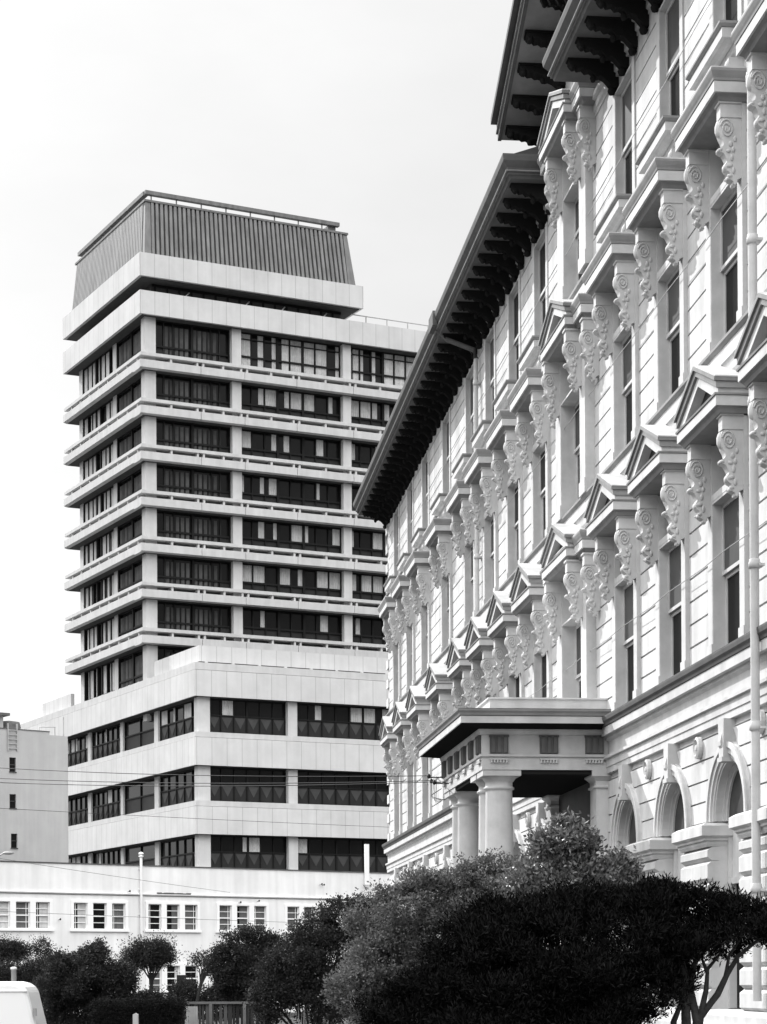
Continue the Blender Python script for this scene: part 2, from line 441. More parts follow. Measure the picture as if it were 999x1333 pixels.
# sill courses
en = MB()
run_x([(-0.05, 7.64), (0.06, 7.66), (0.09, 7.72), (0.10, 7.80), (0.12, 7.86), (0.14, 7.87), (0.14, 8.06), (-0.05, 8.06)], SA, SB + 0.03)
run_x([(-0.05, 8.062), (0.15, 8.062), (0.19, 8.10), (0.19, 8.14), (-0.05, 8.17)], SA, SB + 0.04, 1)
run_x([(-0.05, 11.56), (0.05, 11.56), (0.09, 11.62), (0.09, 11.82), (-0.05, 11.82)], SA, SB + 0.03)
run_x([(-0.05, 11.822), (0.10, 11.822), (0.13, 11.86), (0.13, 11.91), (-0.05, 11.94)], SA, SB + 0.04, 1)
en.build('sill_course', [M['trim'], M['mould']], gov)
en = MB()
run_x([(-0.05, 14.30), (0.05, 14.30), (0.05, 14.36), (0.08, 14.38), (0.08, 14.50), (0.13, 14.52), (0.13, 14.60), (-0.05, 14.60)], SA, SB + 0.05)
en.build('wall_cornice', [M['trim']], gov)

# ----- scroll bracket shared by the window hoods
def bracket_mb(w, s=1.0):
    b = MB()
    b.box(-w / 2, w / 2, 0.0, 0.385 * s, -0.205, -0.002)
    b.box(-w / 2 - 0.02, w / 2 + 0.02, 0.0, 0.415 * s, -0.035, -0.004)
    prof = [(0.0, -0.205), (0.33, -0.205), (0.375, -0.225), (0.40, -0.27), (0.41, -0.33), (0.395, -0.40), (0.365, -0.455), (0.33, -0.50),
            (0.315, -0.535), (0.335, -0.56), (0.385, -0.585), (0.40, -0.615), (0.375, -0.635), (0.325, -0.645), (0.285, -0.69), (0.255, -0.735),
            (0.27, -0.765), (0.295, -0.79), (0.295, -0.83), (0.265, -0.865), (0.215, -0.885), (0.205, -0.905), (0.235, -0.925), (0.225, -0.965),
            (0.185, -0.98), (0.15, -0.995), (0.15, -1.025), (0.115, -1.04), (0.085, -1.01), (0.07, -0.97), (0.0, -0.95)]
    b.prism([(y * s, z) for y, z in prof], -w / 2 + 0.012, w / 2 - 0.012, 'x')
    for sg in (-1, 1):
        xx_ = sg * (w / 2 - 0.006)
        sp = []
        for k in range(30):
            th = 0.3 + k * 0.46; rr = 0.125 * (1 - k / 34)
            sp.append((xx_, (0.265 + rr * math.cos(th)) * s, -0.345 + rr * math.sin(th)))
        b.tube(sp, 0.011, 5)
        for (yy_, zz_, ry, rz) in [(0.20, -0.53, .035, .05), (0.15, -0.60, .03, .05), (0.24, -0.62, .04, .03), (0.18, -0.70, .03, .06), (0.22, -0.80, .05, .035), (0.15, -0.86, .03, .06), (0.22, -0.93, .04, .03), (0.12, -0.47, .03, .05)]:
            b.lump((xx_, yy_ * s, zz_), (0.012, ry * .8, rz * .8), 0, 8)
    for (yy_, zz_, rx, ry, rz) in [(0.375, -0.605, w / 2 + .012, .04, .03), (0.265, -0.81, w / 2 + .005, .04, .05), (0.20, -0.94, w / 2 - .01, .04, .035), (0.12, -1.02, w / 3, .035, .03), (0.385, -0.33, w / 2 - .02, .05, .11)]:
        b.lump((0, yy_ * s, zz_), (rx, ry, rz), 0, 10)
    return b
br_src = bracket_mb(0.18, 0.70).build('bracket', M['trim'])
br_mesh = br_src.data
col.objects.unlink(br_src); bpy.data.objects.remove(br_src)
def add_bracket(parent, x, y, z):
    o = bpy.data.objects.new('bracket', br_mesh); col.objects.link(o); o.parent = parent; o.location = (x, y, z)
    return o

# ----- window bodies (origin: bay centre on the wall plane, z = eye level)
def window_mb(hw, z0, z1, meet, strip, p, base=True):
    f = MB()
    for sg in (-1, 1):
        a, b_ = sorted((sg * hw, sg * (hw + strip)))
        f.box(a, b_, -0.02, p, z0, z1 + 0.75 if base else z1 + 0.02)
        if base: f.box(a - 0.015, b_ + 0.015, -0.015, p + 0.018, z0 - 0.035, z0 + 0.20)
        # reveal lining
        a, b_ = sorted((sg * hw, sg * (hw - 0.02)))
        f.box(a, b_, -0.30, p - 0.004, z0, z1)
        # sash stiles
        a, b_ = sorted((sg * (hw - 0.02), sg * (hw - 0.065)))
        f.box(a, b_, -0.08, -0.04, meet, z1 - 0.035)
        f.box(a, b_, -0.125, -0.085, z0 + 0.02, meet)
    f.box(-hw + 0.02, hw - 0.02, -0.30, p - 0.004, z1 - 0.035, z1)
    f.box(-hw + 0.065, hw - 0.065, -0.08, -0.04, z1 - 0.09, z1 - 0.035)
    f.box(-hw + 0.065, hw - 0.065, -0.08, -0.038, meet, meet + 0.05)
    f.box(-hw + 0.065, hw - 0.065, -0.125, -0.085, meet - 0.05, meet - 0.002)
    f.box(-hw + 0.065, hw - 0.065, -0.125, -0.085, z0 + 0.02, z0 + 0.09)
    f.box(-hw - 0.02, hw + 0.02, -0.30, 0.02, z0 - 0.05, z0 + 0.02)
    return f
def pane_mb(hw, z0, z1, y):
    f = MB(); f.box(-hw + 0.03, hw - 0.03, y - 0.012, y, z0, z1); return f
def pediment_mb(hw, d, z0):
    """hood: corona, tympanum, raking moulds and lead-covered top (origin z0 = soffit)"""
    f = MB()
    f.wrap(-hw + 0.45, hw - 0.45, d - 0.45, [(0.38, z0 - 0.075), (0.40, z0 - 0.03), (0.43, z0)], 4)
    f.wrap(-hw + 0.45, hw - 0.45, d - 0.45, [(0.45, z0 + 0.001), (0.45, z0 + 0.125), (0.40, z0 + 0.13)])
    f.wrap(-hw + 0.45, hw - 0.45, d - 0.45, [(0.40, z0 + 0.13), (0.465, z0 + 0.131), (0.47, z0 + 0.155), (0.40, z0 + 0.16)], 1)
    zb = z0 + 0.16; R_ = 0.47; h = hw + 0.01
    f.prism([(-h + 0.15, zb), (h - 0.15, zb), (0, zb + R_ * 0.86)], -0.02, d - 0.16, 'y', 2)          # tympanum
    for sg in (-1, 1):
        f.prism([(sg * (h - 0.02), zb), (sg * (h - 0.22), zb), (0, zb + R_ - 0.13), (0, zb + R_ - 0.005), (sg * (h - 0.02), zb + 0.06)], 0.0, d - 0.03, 'y', 0)
        f.prism([(sg * (h + 0.01), zb + 0.055), (0, zb + R_ - 0.002), (0, zb + R_ + 0.075), (sg * (h + 0.01), zb + 0.135)], 0.0, d + 0.005, 'y', 1)
        f.prism([(sg * (h + 0.03), zb + 0.135), (0, zb + R_ + 0.076), (0, zb + R_ + 0.125), (sg * (h + 0.045), zb + 0.18)], -0.01, d + 0.035, 'y', 1)
        f.prism([(sg * (h + 0.05), zb + 0.181), (0, zb + R_ + 0.126), (0, zb + R_ + 0.142), (sg * (h + 0.05), zb + 0.197)], -0.01, d + 0.03, 'y', 3)
        # side returns of the crown mould
        a, b_ = sorted((sg * (h - 0.2), sg * (h + 0.003)))
    return f
def flat_hood_mb(hw, d, z0):
    f = MB()
    f.wrap(-hw + 0.45, hw - 0.45, d - 0.45, [(0.36, z0 - 0.075), (0.38, z0 - 0.03), (0.42, z0)], 4)
    f.wrap(-hw + 0.45, hw - 0.45, d - 0.45, [(0.45, z0 + 0.001), (0.45, z0 + 0.135), (0.40, z0 + 0.14)])
    f.wrap(-hw + 0.45, hw - 0.45, d - 0.45, [(0.40, z0 + 0.14), (0.46, z0 + 0.141), (0.465, z0 + 0.17), (0.48, z0 + 0.20), (0.50, z0 + 0.25), (0.50, z0 + 0.275), (0.35, z0 + 0.28)], 1)
    f.wrap(-hw + 0.45, hw - 0.45, d - 0.45, [(0.35, z0 + 0.28), (0.495, z0 + 0.281), (0.495, z0 + 0.30), (-0.1, z0 + 0.36)], 3)
    return f
HOODM = [M['trim'], M['mould'], M['tymp'], M['paint'], M['hood_soffit_shade']]
win_rng = random.Random(4)
def make_window(name, s, hw, zr, meet, strip, p, hood, hood_z, nbr, brz, label=None, upper='grey_pane', central=False):
    wo = window_mb(hw, zr[0], zr[1], meet, strip, p, base=bool(nbr)).build(name, M['trim'], gov, (X(s), 0, EYE))
    pane_mb(hw, meet, zr[1] - 0.05, -0.06).build('upper_pane', M[upper], wo)
    pane_mb(hw, zr[0] + 0.03, meet - 0.01, -0.105).build('lower_pane', M['glass'], wo)
    fr = MB()
    fr.box(-hw, hw, -0.13, -0.11, zr[1] + 0.091, zr[1] + 0.72)
    if nbr:
        fr.box(-hw, hw, -0.13, 0.09, zr[1] + 0.001, zr[1] + 0.09); fr.box(-hw + 0.12, hw - 0.12, -0.11, -0.08, zr[1] + 0.2, zr[1] + 0.62)
        fr.build('head_panel', M['trim'], wo)
    else:
        fr = MB(); fr.box(-hw, hw, -0.14, -0.002, zr[1] + 0.001, zr[1] + 0.56); fr.build('head_panel', M['paint'], wo)
    if hood:
        hood.build('hood', HOODM, wo)
    if nbr:
        for sg in (-1, 1): add_bracket(wo, sg * (hw + 0.12), p, brz)
        if nbr == 4:
            for sg in (-1, 1): add_bracket(wo, sg * (hw + 0.75), 0.035, brz)
    return wo
src = {}
dark_upper = {}
def copy_window(o, s):
    c = o.copy(); col.objects.link(c); c.parent = gov; c.location = (X(s), 0, EYE)
    for ch in o.children:
        d = ch.copy(); col.objects.link(d); d.parent = c
        if ch.name.startswith('upper_pane') and s > 38 and int(s * 7) % 4:
            if ch.data.name not in dark_upper:
                me = ch.data.copy(); me.materials.clear(); me.materials.append(M['glass']); dark_upper[ch.data.name] = me
            d.data = dark_upper[ch.data.name]
    return c
for i, b in enumerate(BAYS):
    if i == 0:
        w1 = make_window('window', b, HW1, F1, 5.28, 0.22, 0.09, pediment_mb(0.99, 0.47, 7.09), 7.09, 2, 7.03)
        w2 = make_window('window', b, HW1, F2, 9.28, 0.22, 0.09, flat_hood_mb(0.99, 0.47, 10.98), 10.98, 2, 10.92)
        w3 = make_window('window', b, HW3, F3, 13.05, 0.17, 0.055, None, 0, 0, 0)
        # window sill block with its apron and two small corbels
        sl = MB()
        sl.wrap(-0.62, 0.62, 0.12, [(0.10, 11.70), (0.15, 11.74), (0.20, 11.74), (0.20, 11.86), (0.15, 11.865)])
        sl.wrap(-0.62, 0.62, 0.12, [(0.15, 11.865), (0.21, 11.866), (0.24, 11.90), (0.24, 11.93), (0.0, 11.96)], 1)
        sl.build('sill', [M['trim'], M['mould']], w3)
        ap = MB()
        ap.wrap(-0.66, 0.66, 0.05, [(0.0, 11.25), (0.0, 11.50), (0.03, 11.53), (0.05, 11.56), (0.09, 11.60), (0.10, 11.63), (0.10, 11.695)])
        for sg in (-1, 1):
            ap.prism([(0.0, 11.20), (0.10, 11.22), (0.13, 11.28), (0.12, 11.35), (0.17, 11.40), (0.20, 11.46), (0.20, 11.54), (0.0, 11.56)], sg * 0.60 - 0.09, sg * 0.60 + 0.09, 'x')
            ap.lump((sg * 0.60, 0.14, 11.28), (0.10, 0.05, 0.05)); ap.lump((sg * 0.60, 0.19, 11.47), (0.10, 0.04, 0.06))
        ap.build('apron', M['trim'], w3)
        src = {1: w1, 2: w2, 3: w3}
    else:
        for k in (1, 2, 3): copy_window(src[k], b)
# central group
def central_hood(z0):
    f = flat_hood_mb(1.78, 0.36, z0)
    g2 = pediment_mb(1.12, 0.50, z0 - 0.004)
    o = len(f.v); f.v += g2.v; f.f += [tuple(i + o for i in q) for q in g2.f]; f.m += g2.m; f.s += g2.s
    return f
make_window('window', CEN, 0.85, F1, 5.28, 0.45, 0.20, central_hood(7.09), 7.09, 4, 7.03)
make_window('window', CEN, 0.85, F2, 9.28, 0.45, 0.20, central_hood(10.98), 10.98, 4, 10.92)
make_window('window', CEN, 0.70, (12.00, 13.72), 13.05, 0.55, 0.16, central_hood(14.55), 14.55, 4, 14.49)

# arched ground storey windows
def ring_prism(f, r0, r1, y0, y1, mi=0, n=22, cz=ZS, a0=0.0, a1=math.pi):
    vs = []; fs = []
    for k in range(n + 1):
        th = a0 + (a1 - a0) * k / n; c_, s_ = math.cos(th), math.sin(th)
        vs += [(r0 * c_, y0, cz + r0 * s_), (r1 * c_, y0, cz + r1 * s_), (r1 * c_, y1, cz + r1 * s_), (r0 * c_, y1, cz + r0 * s_)]
    for k in range(n):
        a = k * 4; b = a + 4
        for j in range(4): fs.append((a + j, a + (j + 1) % 4, b + (j + 1) % 4, b + j))
    fs += [(0, 1, 2, 3), (n * 4, n * 4 + 1, n * 4 + 2, n * 4 + 3)]
    f.add(vs, fs, mi)
for i, b in enumerate(ARC):
    if i == 0:
        f = MB()
        ring_prism(f, RA - 0.06, RA - 0.002, -0.30, -0.05); ring_prism(f, RA - 0.10, RA - 0.06, -0.30, -0.09)
        for sg in (-1, 1):
            a, b_ = sorted((sg * (RA - 0.002), sg * (RA - 0.07))); f.box(a, b_, -0.34, -0.12, Z(-0.42) - EYE, ZS)
        f.box(-RA + 0.07, RA - 0.07, -0.34, -0.17, 1.28, 2.0)
        f.box(-RA + 0.07, RA - 0.07, -0.36, -0.14, 1.98, 2.06); f.box(-RA + 0.07, RA - 0.07, -0.36, -0.14, 1.22, 1.30)
        f.box(-0.03, 0.03, -0.37, -0.18, -0.42, 1.24); f.box(-RA + 0.07, RA - 0.07, -0.37, -0.185, 0.42, 0.48)
        aw = f.build('arched_window', M['trim'], gov, (X(b), 0, EYE))
        f = MB()
        f.prism([((RA - 0.05) * math.cos(math.pi * k / 20), ZS + (RA - 0.05) * math.sin(math.pi * k / 20)) for k in range(21)], -0.14, -0.12, 'y')
        f.build('fanlight_pane', M['sheer_dark'], aw)
        f = MB(); f.box(-RA + 0.06, RA - 0.06, -0.24, -0.22, -0.42, 1.24); f.build('lower_pane', M['glass'], aw)
        f = MB()
        ring_prism(f, RA, RO, 0.0, 0.07); ring_prism(f, RA + 0.06, RO - 0.01, 0.07, 0.10); ring_prism(f, RO - 0.07, RO + 0.005, 0.10, 0.125)
        ring_prism(f, RA - 0.03, RA, -0.2, 0.05)
        f.build('archivolt', M['trim'], aw)
        f = MB()
        f.prism([(-0.10, 2.80), (0.10, 2.80), (0.14, 3.31), (-0.14, 3.31)], -0.05, 0.165, 'y')
        f.prism([(-0.115, 2.76), (0.115, 2.76), (0.115, 2.82), (-0.115, 2.82)], -0.05, 0.185, 'y')
        f.prism([(0.16, 2.93), (0.185, 2.97), (0.19, 3.03), (0.16, 3.16)], -0.06, 0.06, 'x')
        f.build('keystone', M['trim'], aw)
        src_a = aw
    else:
        copy_window(src_a, b)
# roundels between the arches
rb = MB()
rb.add([(0.12 * math.cos(t * math.pi / 10), 0.035, 0.12 * math.sin(t * math.pi / 10)) for t in range(20)], [tuple(range(20))])
prv = None
for k, (ra_, yy_) in enumerate([(0.15, 0.03), (0.15, 0.085), (0.115, 0.10), (0.09, 0.06), (0.05, 0.055), (0.035, 0.10)]):
    ring = [(ra_ * math.cos(t * math.pi / 10), yy_, ra_ * math.sin(t * math.pi / 10)) for t in range(20)]
    if prv is not None: rb.add(prv + ring, [(t, (t + 1) % 20, 20 + (t + 1) % 20, 20 + t) for t in range(20)])
    prv = ring
rb.add(prv, [tuple(range(20))])
mids = [(BAYS[i] + BAYS[i + 1]) / 2 for i in range(len(BAYS) - 1) if not (BAYS[i] < CEN < BAYS[i + 1])]
ro_ = rb.build('roundel', M['trim'], gov, (X(mids[0]), 0.02, Z(3.10)))
for m_ in mids[1:]: dup(ro_, gov, (X(m_), 0.02, Z(3.10)))

# ----- eaves, gutters, modillions, roof
def eave(s0, s1):
    f = MB()
    f.prism([(0.0, Z(14.602)), (0.86, Z(14.602)), (0.86, Z(14.66)), (0.0, Z(14.66))], X(s0), X(s1), 'x', 0)
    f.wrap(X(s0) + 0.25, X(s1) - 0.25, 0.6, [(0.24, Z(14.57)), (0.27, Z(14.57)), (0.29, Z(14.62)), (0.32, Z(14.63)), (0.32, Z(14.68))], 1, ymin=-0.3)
    f.wrap(X(s0) + 0.25, X(s1) - 0.25, 0.6, [(0.32, Z(14.681)), (0.36, Z(14.682)), (0.365, Z(14.70)), (0.33, Z(14.705))], 2, ymin=-0.3)
    f.wrap(X(s0) + 0.25, X(s1) - 0.25, 0.6, [(0.33, Z(14.706)), (0.34, Z(14.75)), (0.38, Z(14.80)), (0.42, Z(14.85)), (0.435, Z(14.93)), (0.435, Z(14.965)), (0.25, Z(14.97))], 1, ymin=-0.3)
    return f.build('eave', [M['soffit'], M['gutter'], M['mould']], gov)
eave(38.72, 67.25); eave(SA, 34.42)
mo = MB()
mo.prism([(0.0, 0.0), (0.80, 0.0), (0.80, -0.10), (0.76, -0.155), (0.70, -0.135), (0.66, -0.19), (0.58, -0.17), (0.53, -0.225), (0.46, -0.21), (0.40, -0.25),
          (0.36, -0.31), (0.29, -0.29), (0.22, -0.33), (0.14, -0.42), (0.08, -0.47), (0.0, -0.46)], -0.085, 0.085, 'x')
mo.box(-0.10, 0.10, 0, 0.82, -0.055, -0.004)
mo.lump((0, 0.40, -0.31), (0.05, 0.05, 0.07)); mo.lump((0, 0.10, -0.50), (0.08, 0.07, 0.07)); mo.lump((0, 0.73, -0.15), (0.09, 0.05, 0.05))
msrc = mo.build('modillion', M['dark_paint_shade'], gov, (X(39.0), 0.0, Z(14.60)))
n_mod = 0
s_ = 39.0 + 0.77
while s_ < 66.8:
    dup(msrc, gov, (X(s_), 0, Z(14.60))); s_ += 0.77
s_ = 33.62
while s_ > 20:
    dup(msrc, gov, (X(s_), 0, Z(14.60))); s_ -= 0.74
# gable over the central bay
GS, GA = 0.43, 17.38      # slope, apex height of the outer edge
gb = MB()
HWG = 3.05
for sg in (-1, 1):
    def gl(dz0, dz1, y0, y1, mi, hw_=HWG):
        gb.prism([(X(CEN), Z(GA + dz0)), (X(CEN + sg * hw_), Z(GA + dz0 - GS * hw_)), (X(CEN + sg * hw_), Z(GA + dz1 - GS * hw_)), (X(CEN), Z(GA + dz1))], y0, y1, 'y', mi)
    gl(-0.40, -0.34, -5, 0.86, 0)                    # soffit boards
    gl(-0.42, -0.30, 0.861, 0.93, 1); gl(-0.299, -0.265, 0.80, 0.965, 2); gl(-0.264, -0.12, 0.80, 0.95, 1); gl(-0.119, 0.0, 0.80, 1.06, 1)
    gl(-0.339, 0.01, -5, 0.799, 3)
gb.build('gable', [M['soffit'], M['gutter'], M['mould'], M['iron']], gov)
for sg in (-1, 1):
    for k in range(4):
        dx = 0.75 + k * 0.68
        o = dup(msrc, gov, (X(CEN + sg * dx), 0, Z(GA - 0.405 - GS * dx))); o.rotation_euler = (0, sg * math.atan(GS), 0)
        if dx > 2.0: pass
rf = MB()
for (a, b) in ((SA, 34.42), (38.72, 67.25)):
    rf.prism([(0.80, Z(14.95)), (0.98, Z(14.975)), (-6.8, Z(17.6)), (-7.2, Z(17.6)), (-14.6, Z(14.95)), (-14.6, Z(14.85)), (0.70, Z(14.85))], X(a), X(b), 'x')
rf.prism([(0.0, Z(14.85)), (-6.8, Z(17.6)), (-7.2, Z(17.6)), (-14.6, Z(14.9))], X(34.42), X(38.72), 'x')
rf.build('roof', M['iron'], gov)

# ----- downpipes and the cable clipped along the wall
def downpipe(s, z0, z1, y, rad=0.055):
    f = MB(); f.tube([(X(s), y, Z(z0)), (X(s), y, Z(z1))], rad, 12)
    z = z0 + 1.3
    while z < z1:
        f.lathe(X(s), y, [(rad, Z(z)), (rad + 0.02, Z(z) + 0.005), (rad + 0.02, Z(z) + 0.07), (rad + 0.012, Z(z) + 0.08), (rad + 0.012, Z(z) + 0.11), (rad, Z(z) + 0.115)], 12)
        f.box(X(s) - 0.10, X(s) + 0.10, y - 0.10, y - rad + 0.02, Z(z) + 0.02, Z(z) + 0.05)
        z += 1.95
    return f.build('downpipe', M['trim'], gov)
downpipe(25.2, -0.30, 12.3, 0.24)
d2 = downpipe(47.75, 4.2, 13.9, 0.13, 0.05)
f = MB()
f.tube([(X(47.75), 0.13, Z(13.9)), (X(47.78), 0.16, Z(14.1)), (X(48.2), 0.72, Z(14.45)), (X(48.3), 0.93, Z(14.72))], 0.06, 10)
f.build('gutter_outlet', M['gutter'], gov)
f = MB(); f.box(X(47.95), X(48.65), 0.97, 1.075, Z(14.70), Z(15.02)); f.build('gutter_joint', M['gutter'], gov)
cb = MB()
for zz in (5.45, 9.72):
    pts = []
    for k in range(0, 46):
        s_k = 20 + k; pts.append((X(s_k), 0.135, Z(zz + 0.015 * math.sin(k * 2.1))))
    cb.tube(pts, 0.006, 5)
pts = [(X(20 + k), 0.12, Z(12.75 + 0.02 * math.sin(k * 1.7))) for k in range(46)]
cb.tube(pts, 0.006, 5)
cb.build('wall_cable', M['galv'], gov)

# ----- porch
po_ = MB()
PS0, PS1, PU = 34.40, 38.95, 2.13
def pw(prof, mi=0): po_.wrap(X(PS0), X(PS1), PU, [(d, Z(z)) for d, z in prof], mi, ymin=0.02)
pw([(0.0, 3.37), (0.0, 3.575), (0.035, 3.58), (0.035, 3.62), (0.0, 3.625)])
pw([(0.0, 3.626), (0.0, 3.93)])
pw([(0.0, 3.931), (0.03, 3.935), (0.06, 3.99), (0.06, 4.02)])
pw([(0.06, 4.021), (0.36, 4.075), (0.38, 4.078)], 2)  # cornice underside blackened as painted shade
pw([(0.38, 4.079), (0.40, 4.08), (0.40, 4.19), (0.36, 4.195)])
pw([(0.36, 4.196), (0.415, 4.20), (0.43, 4.24), (0.455, 4.27), (0.46, 4.30), (0.40, 4.305)], 1)
pw([(0.40, 4.306), (0.44, 4.31), (-0.16, 4.35), (-0.16, 4.53), (-0.13, 4.535), (-0.13, 4.56), (-0.4, 4.57)])
po_.box(X(PS0) + 0.03, X(PS1) - 0.03, 0.05, PU - 0.03, Z(3.30), Z(3.366), 2)  # porch ceiling coloured black to stand in for its shade
porch = po_.build('porch', [M['trim'], M['mould'], M['dark_paint_shade']], gov)
tri = MB()
tri.box(-0.15, 0.15, -0.01, 0.03, 0, 0.29)
for k in range(3): tri.box(-0.13 + k * 0.10, -0.13 + k * 0.10 + 0.06, 0.0, 0.05, 0.01, 0.28)
tri.box(-0.16, 0.16, -0.01, 0.05, 0.265, 0.30)
gut = MB()
gut.box(-0.15, 0.15, -0.01, 0.03, -0.105, -0.08)
for k in range(6): gut.lathe(-0.125 + k * 0.05, 0.02, [(0.013, -0.105), (0.02, -0.15)], 8)
tsrc = tri.build('triglyph', M['trig'], porch, (0, 0, -50)); gsrc = gut.build('guttae', M['trim'], porch, (0, 0, -50))
spots = []
for xx_ in np.linspace(PS0 + 0.22, PS1 - 0.22, 6): spots.append((X(xx_), PU + 0.003, 0.0))
for uu in (PU - 0.28, PU - 1.10, PU - 1.85):
    spots.append((X(PS0) - 0.003, uu, math.pi / 2)); spots.append((X(PS1) + 0.003, uu, -math.pi / 2))
first = True
for (xa, ya, rz) in spots:
    for srcx in (tsrc, gsrc):
        o = srcx if first else dup(srcx, porch)
        o.location = (xa, ya, Z(3.632)); o.rotation_euler = (0, 0, rz)
    first = False
cm = MB()
cm.lathe(0, 0, [(0.30, -0.95), (0.30, -0.85), (0.27, -0.84), (0.285, -0.78), (0.255, -0.74), (0.252, -0.4), (0.25, 0.5), (0.24, 1.5), (0.226, 2.4), (0.218, 3.03), (0.218, 3.06), (0.25, 3.075), (0.25, 3.105), (0.222, 3.12), (0.222, 3.19), (0.235, 3.20), (0.275, 3.25), (0.285, 3.275)], 36)
cm.box(-0.315, 0.315, -0.315, 0.315, 3.275, 3.37)
cm.box(-0.34, 0.34, -0.34, 0.34, -1.1, -0.95)
csrc = cm.build('column', M['trim'], porch)
CU = PU - 0.33
first = True
for s_c in (PS0 + 0.33, PS0 + 1.05, PS1 - 1.05, PS1 - 0.33):
    o = csrc if first else dup(csrc, porch); first = False
    o.location = (X(s_c), CU, EYE)
for s_c in (PS0 + 0.30, PS1 - 0.30):
    pm = MB(); pm.box(X(s_c) - 0.24, X(s_c) + 0.24, 0.0, 0.24, Z(-1.0), Z(3.10))
    pm.wrap(X(s_c) - 0.24, X(s_c) + 0.24, 0.24, [(0.0, Z(3.08)), (0.03, Z(3.09)), (0.03, Z(3.12)), (0.005, Z(3.13)), (0.005, Z(3.2)), (0.06, Z(3.26)), (0.08, Z(3.27)), (0.08, Z(3.37))])
    pm.build('pilaster', M['trim'], porch)
st = MB(); st.box(X(PS0) - 0.3, X(PS1) + 0.3, 0.31, PU + 0.25, 0, Z(-1.10))
for k in range(4): st.box(X(PS0) + 0.4, X(PS1) - 0.4, PU + 0.25, PU + 0.25 + 0.32 * (4 - k), 0.0, 0.17 * (k + 1) - 0.002 * k)
st.build('porch_step', M['kerb'], porch)
dr = MB(); dr.box(X(PS0 + 0.56), X(PS1 - 0.56), 0.05, 0.10, Z(-1.1), Z(3.29))  # dark sheet painted as the shaded entrance recess, door panels on it
for k in range(4): dr.box(X(CEN - 0.9 + k * 0.46), X(CEN - 0.52 + k * 0.46), 0.10, 0.13, Z(-0.9), Z(1.9))
dr.box(X(CEN - 1.0), X(CEN + 1.0), 0.10, 0.16, Z(2.0), Z(2.1)); dr.build('door_and_recess_shade', M['tymp'], porch)
# wall bracket with insulators where the service wires arrive
ins = MB()
IA = (X(PS1) - 0.3, PU + 0.05, Z(3.62))
for k, (dx, dz) in enumerate([(0, 0.02), (0.35, -0.10), (0.75, -0.16)]):
    p0 = (IA[0] - dx, IA[1], IA[2] + dz)
    ins.tube([p0, (p0[0], p0[1] + 0.28, p0[2])], 0.011, 6)
    ins.lump((p0[0], p0[1] + 0.26, p0[2] + 0.02), (0.035, 0.035, 0.045))
ins.tube([(IA[0] + 0.1, IA[1] + 0.1, IA[2] + 0.02), (IA[0] - 0.9, IA[1] + 0.1, IA[2] - 0.2)], 0.012, 6)
for k in range(4):
    ins.tube([(IA[0] - 0.2 * k, IA[1] + 0.2, IA[2] - 0.02), (IA[0] - 0.25 - 0.2 * k, IA[1] + 0.25, IA[2] - 0.35 - 0.05 * k), (IA[0] - 0.7 - 0.1 * k, IA[1] + 0.08, IA[2] - 0.45)], 0.006, 5)
ins.build('insulator_bracket', M['wire'], porch)

# ================================================================= OFFICE TOWER
CX, CY = -18.38, 165.0
tw = empty('office_tower', (CX, CY, 0), math.atan2(0.451, 0.8925))
tag(tw, 'tall concrete office tower with stacked ledges, dark windows and a ribbed sloping crown', 'office tower')
# its own frame: x along the right face, y along the left face (both running away from the corner)
TRX, TLY = 34.0, 18.6
def zt(z): return z + EYE
f = MB(); f.box(1.6, TRX, 1.6, TLY - 1.0, 0, zt(52.4)); f.build('core', M['spandrel'], tw)
f = MB(); f.ring((0.0, TRX + 0.5, 0.0, TLY), [(0, zt(51.2)), (0, zt(53.0)), (-0.35, zt(53.0)), (-0.35, zt(52.6))]); f.build('parapet_band', M['panel'], tw)
f = MB(); f.box(0.25, TRX, 0.25, 1.6, zt(51.17), zt(51.195)); f.box(0.25, 1.6, 1.61, TLY - .2, zt(51.17), zt(51.195)); f.box(0.25, 18.9, 0.25, TLY - .25, zt(54.06), zt(54.095)); f.build('band_soffit_shade', M['soffit_shade'], tw)  # dark plates carry the painted shade under the bands
f = MB(); f.ring((0.0, 19.15, 0.0, TLY), [(-2.3, zt(54.10)), (0, zt(54.12)), (0, zt(55.9)), (-0.6, zt(55.9))]); f.build('crown_band', M['panel'], tw)
# recessed clerestory between the bands
f = MB(); f.ring((1.5, 17.8, 1.5, TLY - 2.3), [(0, zt(52.4)), (0, zt(54.05))])
k = 0.0
cl_ = f.build('clerestory_wall', M['spandrel2'], tw)
f = MB()
x_ = 1.7
while x_ < 17.6:
    f.box(x_, x_ + 0.14, 1.4, 1.495, zt(52.4), zt(54.04)); x_ += 1.02
f.box(1.5, 17.8, 1.42, 1.49, zt(53.85), zt(54.045))
f.build('mullion', M['darkmetal'], cl_)
for x_ in (3.8, 8.9, 12.0, 15.7): f = MB(); f.tube([(x_, 0.7, zt(52.95)), (x_ + 0.8, 1.38, zt(53.75))], 0.05, 6); f.build('brace', M['concrete'], cl_)
